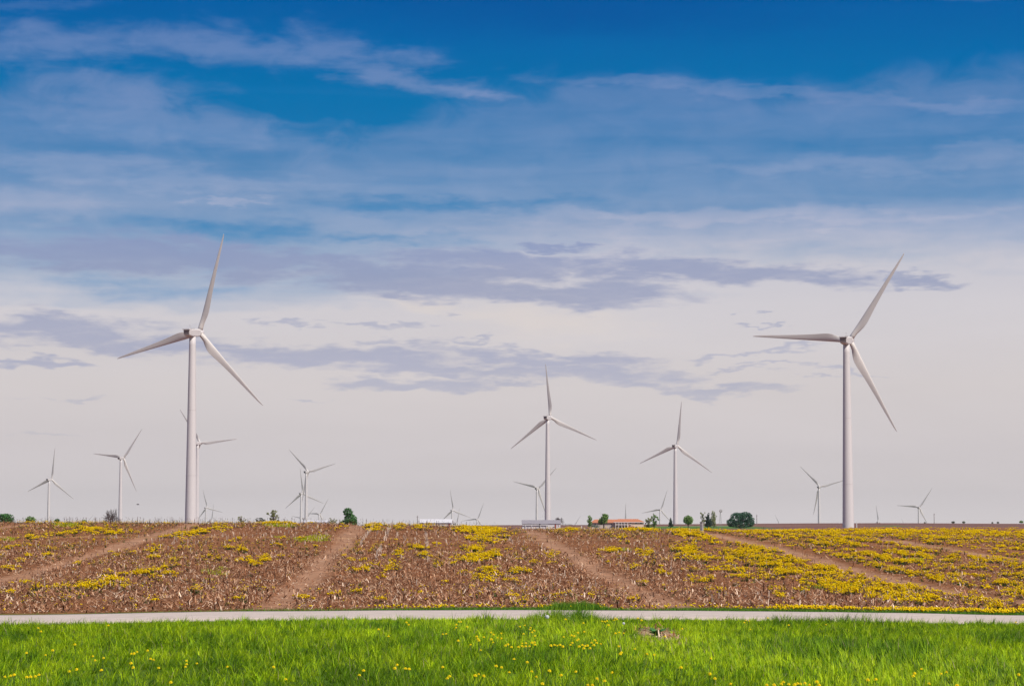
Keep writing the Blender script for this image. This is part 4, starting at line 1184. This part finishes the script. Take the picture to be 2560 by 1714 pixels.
# single small plants scattered between the clumps
x, y, rs = wedge_points(9500, 43.5, 118.0, 1.15, 1.0, 58)
k_ = rs.random(len(x)) < (1 - field_keep(x, y, None)) * ss(fbm(x * .2, y * .1, 59), .35, .6)
W_ += weeds(x[k_], y[k_], rs, 0.06 + 0.09 * rs.random(k_.sum()), 11, 3, 0.015)
# low dandelion-like strip along the far edge of the lane
x, y, rs = wedge_points(9000, 42.05, 43.3, 1.1, 1.0, 54)
px, py = project(x, y, ground_z(x, y))
pr = np.interp(px, [0, 850, 900, 1500, 1700, 1900, 1990, 2150, 2560, 2900], [.01, .03, .16, .18, .12, .12, .8, .5, .9, .9]) * (0.3 + 1.4 * (fbm(x * 1.4, y, 141) > .5))
k_ = rs.random(len(x)) < pr * np.where(px > 1950, .42, 0.25)
W_ += weeds(x[k_], y[k_], rs, np.full(k_.sum(), 0.075), 3, 2, 0.021)
co, ix, ct, cl = merge(W_)
tag(link('yellow_weeds', raw_mesh('yellow_weeds', co, ix, ct, cl), m_weed), 'yellow flowering weeds spreading in patches and rows over the field', 'wildflowers', kind='stuff')

# lime green moss-like cover patches
x, y, rs = wedge_points(150000, 44.0, 112.0, 1.1, 1.0, 56)
px, py = project(x, y, ground_z(x, y))
d_ = np.zeros(len(x))
wob = (fbm(x * 1.2, y * 0.5, 151) - 0.5) * 1.4
LIME = []
for reg, rows_ in ((1, [(1490, 415, 28, 6), (1520, 385, 22, 5), (1410, 402, 14, 4), (2120, 180, 52, 7), (2180, 165, 30, 5), (1900, 90, 50, 5), (1890, 172, 10, 3), (450, 85, 35, 5), (1440, 462, 18, 3), (60, 185, 22, 5)]),
                   (2, [(930, 378, 14, 5), (1910, 255, 20, 4), (1040, 372, 12, 3)]), (3, [(1050, 508, 72, 7), (1600, 325, 24, 6), (530, 340, 14, 5), (150, 395, 24, 3)])):
    for a, b, rx, ry in rows_:
        (p_, q_), = zoomed(reg, [(a, b)])
        e_ = 1 - np.hypot((px - p_) / rx, (py - q_) / ry) + wob * 0.5
        d_ = np.maximum(d_, np.clip(e_ * 3, 0, 1))
k_ = rs.random(len(x)) < d_; x, y = x[k_], y[k_]; n = len(x)
parts = []
for _ in range(4):
    c_ = np.array([0.36, 0.50, 0.010]) * (0.65 + .6 * rs.random(n))[:, None] + np.array([.14, .04, 0]) * rs.random(n)[:, None]
    parts.append(strips(np.stack([x + rs.normal(0, .03, n), y + rs.normal(0, .04, n), ground_z(x, y) - .01], 1), rs.random(n) * 6.3, np.abs(rs.normal(.4, .3, n)), 0.04 + .05 * rs.random(n), 0.012 + .01 * rs.random(n), rs.random(n), c_, 0.2, 2))
co, ix, ct, cl = merge(parts)
tag(link('lime_ground_cover', raw_mesh('lime_ground_cover', co, ix, ct, cl), m_weed), 'lime green low ground cover in patches on the field', 'ground cover', kind='stuff')

# dandelions in the verge grass, one object each
m_yel = mat('dandelion_yellow', (0.95, 0.74, 0.012), rough=0.7, var=0.12, scale=60, spec=0.1, trans=0.15)
m_stem = mat('dandelion_stem', (0.16, 0.26, 0.05), rough=0.7)
m_fluff = mat('seed_fluff', (0.72, 0.72, 0.72), rough=0.9, trans=0.3)
def dandelion(label, mflower, r, group):
    t = thing('dandelion', label, 'dandelion', (0, 0, 0), 0, group)
    MB().tube((0, 0, -.16), (0, 0, 0), .003, .0025, 5).build('stem', m_stem, t)
    b = MB(); rr = random.Random(3)
    if mflower is m_yel:
        for lay, (rad_, zz, nn) in enumerate(((r, .002, 14), (r * .72, .009, 11), (r * .4, .014, 7))):
            for q in range(nn):
                a0_ = 2 * math.pi * (q + lay * .4) / nn; w_ = math.pi / nn * .95
                pt = lambda rd, aa, z_: (rd * math.cos(aa), rd * math.sin(aa), z_)
                b.add([(0, 0, zz - .004), pt(rad_ * .7, a0_ - w_, zz), pt(rad_, a0_, zz + .002 - lay * .001), pt(rad_ * .7, a0_ + w_, zz), (0, 0, zz + .003)], [(0, 3, 2, 1), (4, 1, 2, 3)])
        me_o = b.build('flower_head', mflower, t)
    else:
        n_ = 10
        rings = [[(r * math.sin(p_) * math.cos(2 * math.pi * q / n_) * rr.uniform(.9, 1.08), r * math.sin(p_) * math.sin(2 * math.pi * q / n_) * rr.uniform(.9, 1.08), r * .8 - r * math.cos(p_)) for q in range(n_)] for p_ in np.linspace(.15, 3.0, 8)]
        b.loft(rings); b.build('seed_head', mflower, t)
    return t
DAN = zoomed(1, [(180,958),(310,972),(358,940),(632,980),(647,1007),(705,993),(893,962),(912,962),(933,951),(1005,943),(1025,998),(1045,1006),(892,1028),(907,1057),(1080,1060),(1268,1010),(1270,1035),(1262,1052),(1340,1030),(1548,1052),(1862,1053),(472,1083),(522,1070),(690,1076),(33,1120),(72,1115),(96,1107),(182,1122),(208,1122),(240,1117),(265,1108),(1162,1158),(1945,1138),(260,788),(278,812),(738,770),(510,900)]) + \
 zoomed(2, [(425,750),(440,765),(782,746),(796,746),(765,765),(762,785),(838,780),(235,798),(303,845),(672,830),(695,828),(1197,778),(1230,770),(1270,785),(1265,798),(1295,806),(1280,818),(1222,828),(1300,842),(1000,820),(1017,832),(1070,824),(903,846),(952,850),(910,862),(918,873),(1003,865),(1045,855),(1072,858),(1015,886),(862,902),(777,874),(1098,908),(1115,900),(1140,918),(1187,918),(1212,912),(1238,892),(1237,915),(1212,894),(1262,912),(1280,888),(1297,884),(1300,902),(930,940),(1408,908),(1432,903),(1450,908),(1470,903),(1490,914),(1548,838),(1592,820),(1567,843),(1495,848),(1635,813),(1585,873),(1595,866),(1542,903),(1600,915),(1622,903),(1640,912),(1657,908),(1675,925),(1632,926),(1708,872),(1720,890),(1685,888),(1700,905),(1748,897),(1553,888),(1848,825),(1905,824),(1873,818),(1870,913),(1980,932),(1888,956),(1880,965),(2112,970),(2062,966),(1630,755),(1757,742),(1775,745),(1790,740),(1845,722),(1857,728),(1800,768),(1508,728),(1840,735),(2000,722),(2025,735),(345,1062),(417,1065),(443,1067),(362,1040),(672,1055),(1157,1000),(1247,1020),(1035,1048),(1072,1055),(1125,1090),(1277,1084),(1398,1080),(1308,1122),(1478,1110),(917,1103),(893,1113),(950,1115),(718,1117),(703,1132),(105,1108),(133,1078),(1722,1132),(1773,1150),(1578,1085),(1350,1168),(1660,1175),(1690,1178),(2293,1058),(1825,1090),(65,728),(2185,846)]) + \
 zoomed(3, [(448,735),(470,740),(597,720),(438,750),(993,765),(740,770),(478,798),(15,793),(210,995),(8,1057),(203,1100),(237,1132),(345,1170),(590,1175),(640,1177),(703,1158),(690,1170),(740,1172),(780,1175),(800,1168),(820,1168),(850,1165),(880,1175),(933,1152),(947,1178),(1278,1142),(1333,1138),(1597,1098),(1588,1117),(1642,1067),(1777,1100),(1813,1090),(2305,1105),(1695,1168),(1885,1180),(930,1155),(2285,750)])
d_first = dandelion('yellow dandelion flower among the green verge grass', m_yel, 0.0165, 'dandelions in the verge grass')
rr = random.Random(12)
for q, (px, py) in enumerate(DAN):
    # line of sight meets the top of the grass
    hgr = 0.17
    for _ in range(3):
        zt = gz(0, 30) + hgr
        el_a = at(px, py, 1.0)
        d = (ZC - zt) / (ZC - el_a.z)
        xg = at(px, py, d).x
        hgr = float(grass_height(np.array([xg]), np.array([d]))[0]) * 1.05 + .005
    if q == 0:
        o = d_first
    else:
        o = d_first.copy(); C.objects.link(o)
        for ch in d_first.children:
            c_ = ch.copy(); C.objects.link(c_); c_.parent = o
    o.location = (xg, d, zt); s_ = rr.uniform(.85, 1.2); o.scale = (s_, s_, s_)
    o.rotation_euler = (rr.uniform(.15, .7), rr.uniform(-.25, .25), rr.uniform(0, 6.28) * 0.1)
for px, py, lab in ((1368, 1545, 'white dandelion seed head in the tall grass by the lane'), (1559, 1560, 'small pale seed head left of the bare patch')):
    w_ = dandelion(lab, m_fluff, 0.028 if px < 1500 else 0.018, None)
    if 'group' in w_: del w_['group']
    zt = gz(0, 36) + 0.2; d = (ZC - zt) / (ZC - at(px, py, 1.0).z); w_.location = (at(px, py, d).x, d, zt)

# broad-leaved plant on the bare patch
m_broad = mat('broad_leaf', (0.09, 0.24, 0.06), rough=0.6, var=0.2, scale=20, trans=0.3)
gx_, gd_, gg_ = ground_px(1642, 1588, 25, 45)
t = thing('broadleaf_weed', 'broad-leaved green weed growing at the bare soil patch', 'weed', (gx_, gd_, gg_))
rr = random.Random(5)
for q in range(12):
    a = q * 2.4 + rr.random(); up_ = rr.uniform(.5, 1.1); Ls = rr.uniform(.12, .22)
    rows_ = []
    for f_, w_ in ((0, .008), (.3, .03), (.6, .042), (.85, .028), (1, .004)):
        r_ = Ls * f_ * math.cos(up_ * (1 - .5 * f_)); z_ = Ls * f_ * math.sin(up_ * (1 - .5 * f_))
        cx_, cy_ = r_ * math.cos(a), r_ * math.sin(a); sx, sy = -math.sin(a) * w_, math.cos(a) * w_
        rows_.append([(cx_ - sx, cy_ - sy, z_ + .006), (cx_ + sx, cy_ + sy, z_ + .006), (cx_ + sx, cy_ + sy, z_ + .004), (cx_ - sx, cy_ - sy, z_ + .004)])
    MB().loft(rows_).build('leaf', m_broad, t)

# ---------------------------------------------------------------- air
hz_m = bpy.data.materials.new('haze'); hz_m.use_nodes = True
ht = hz_m.node_tree; ht.nodes.clear()
pv = ht.nodes.new('ShaderNodeVolumePrincipled'); ho = ht.nodes.new('ShaderNodeOutputMaterial')
pv.inputs['Color'].default_value = (1.0, 0.985, 0.99, 1); pv.inputs['Density'].default_value = 2.2e-5
pv.inputs['Anisotropy'].default_value = 0.3
ht.links.new(pv.outputs[0], ho.inputs['Volume'])
tag(MB().box(-12300, 12300, -12300, 12300, -92, 150).build('haze', hz_m), kind='stuff')
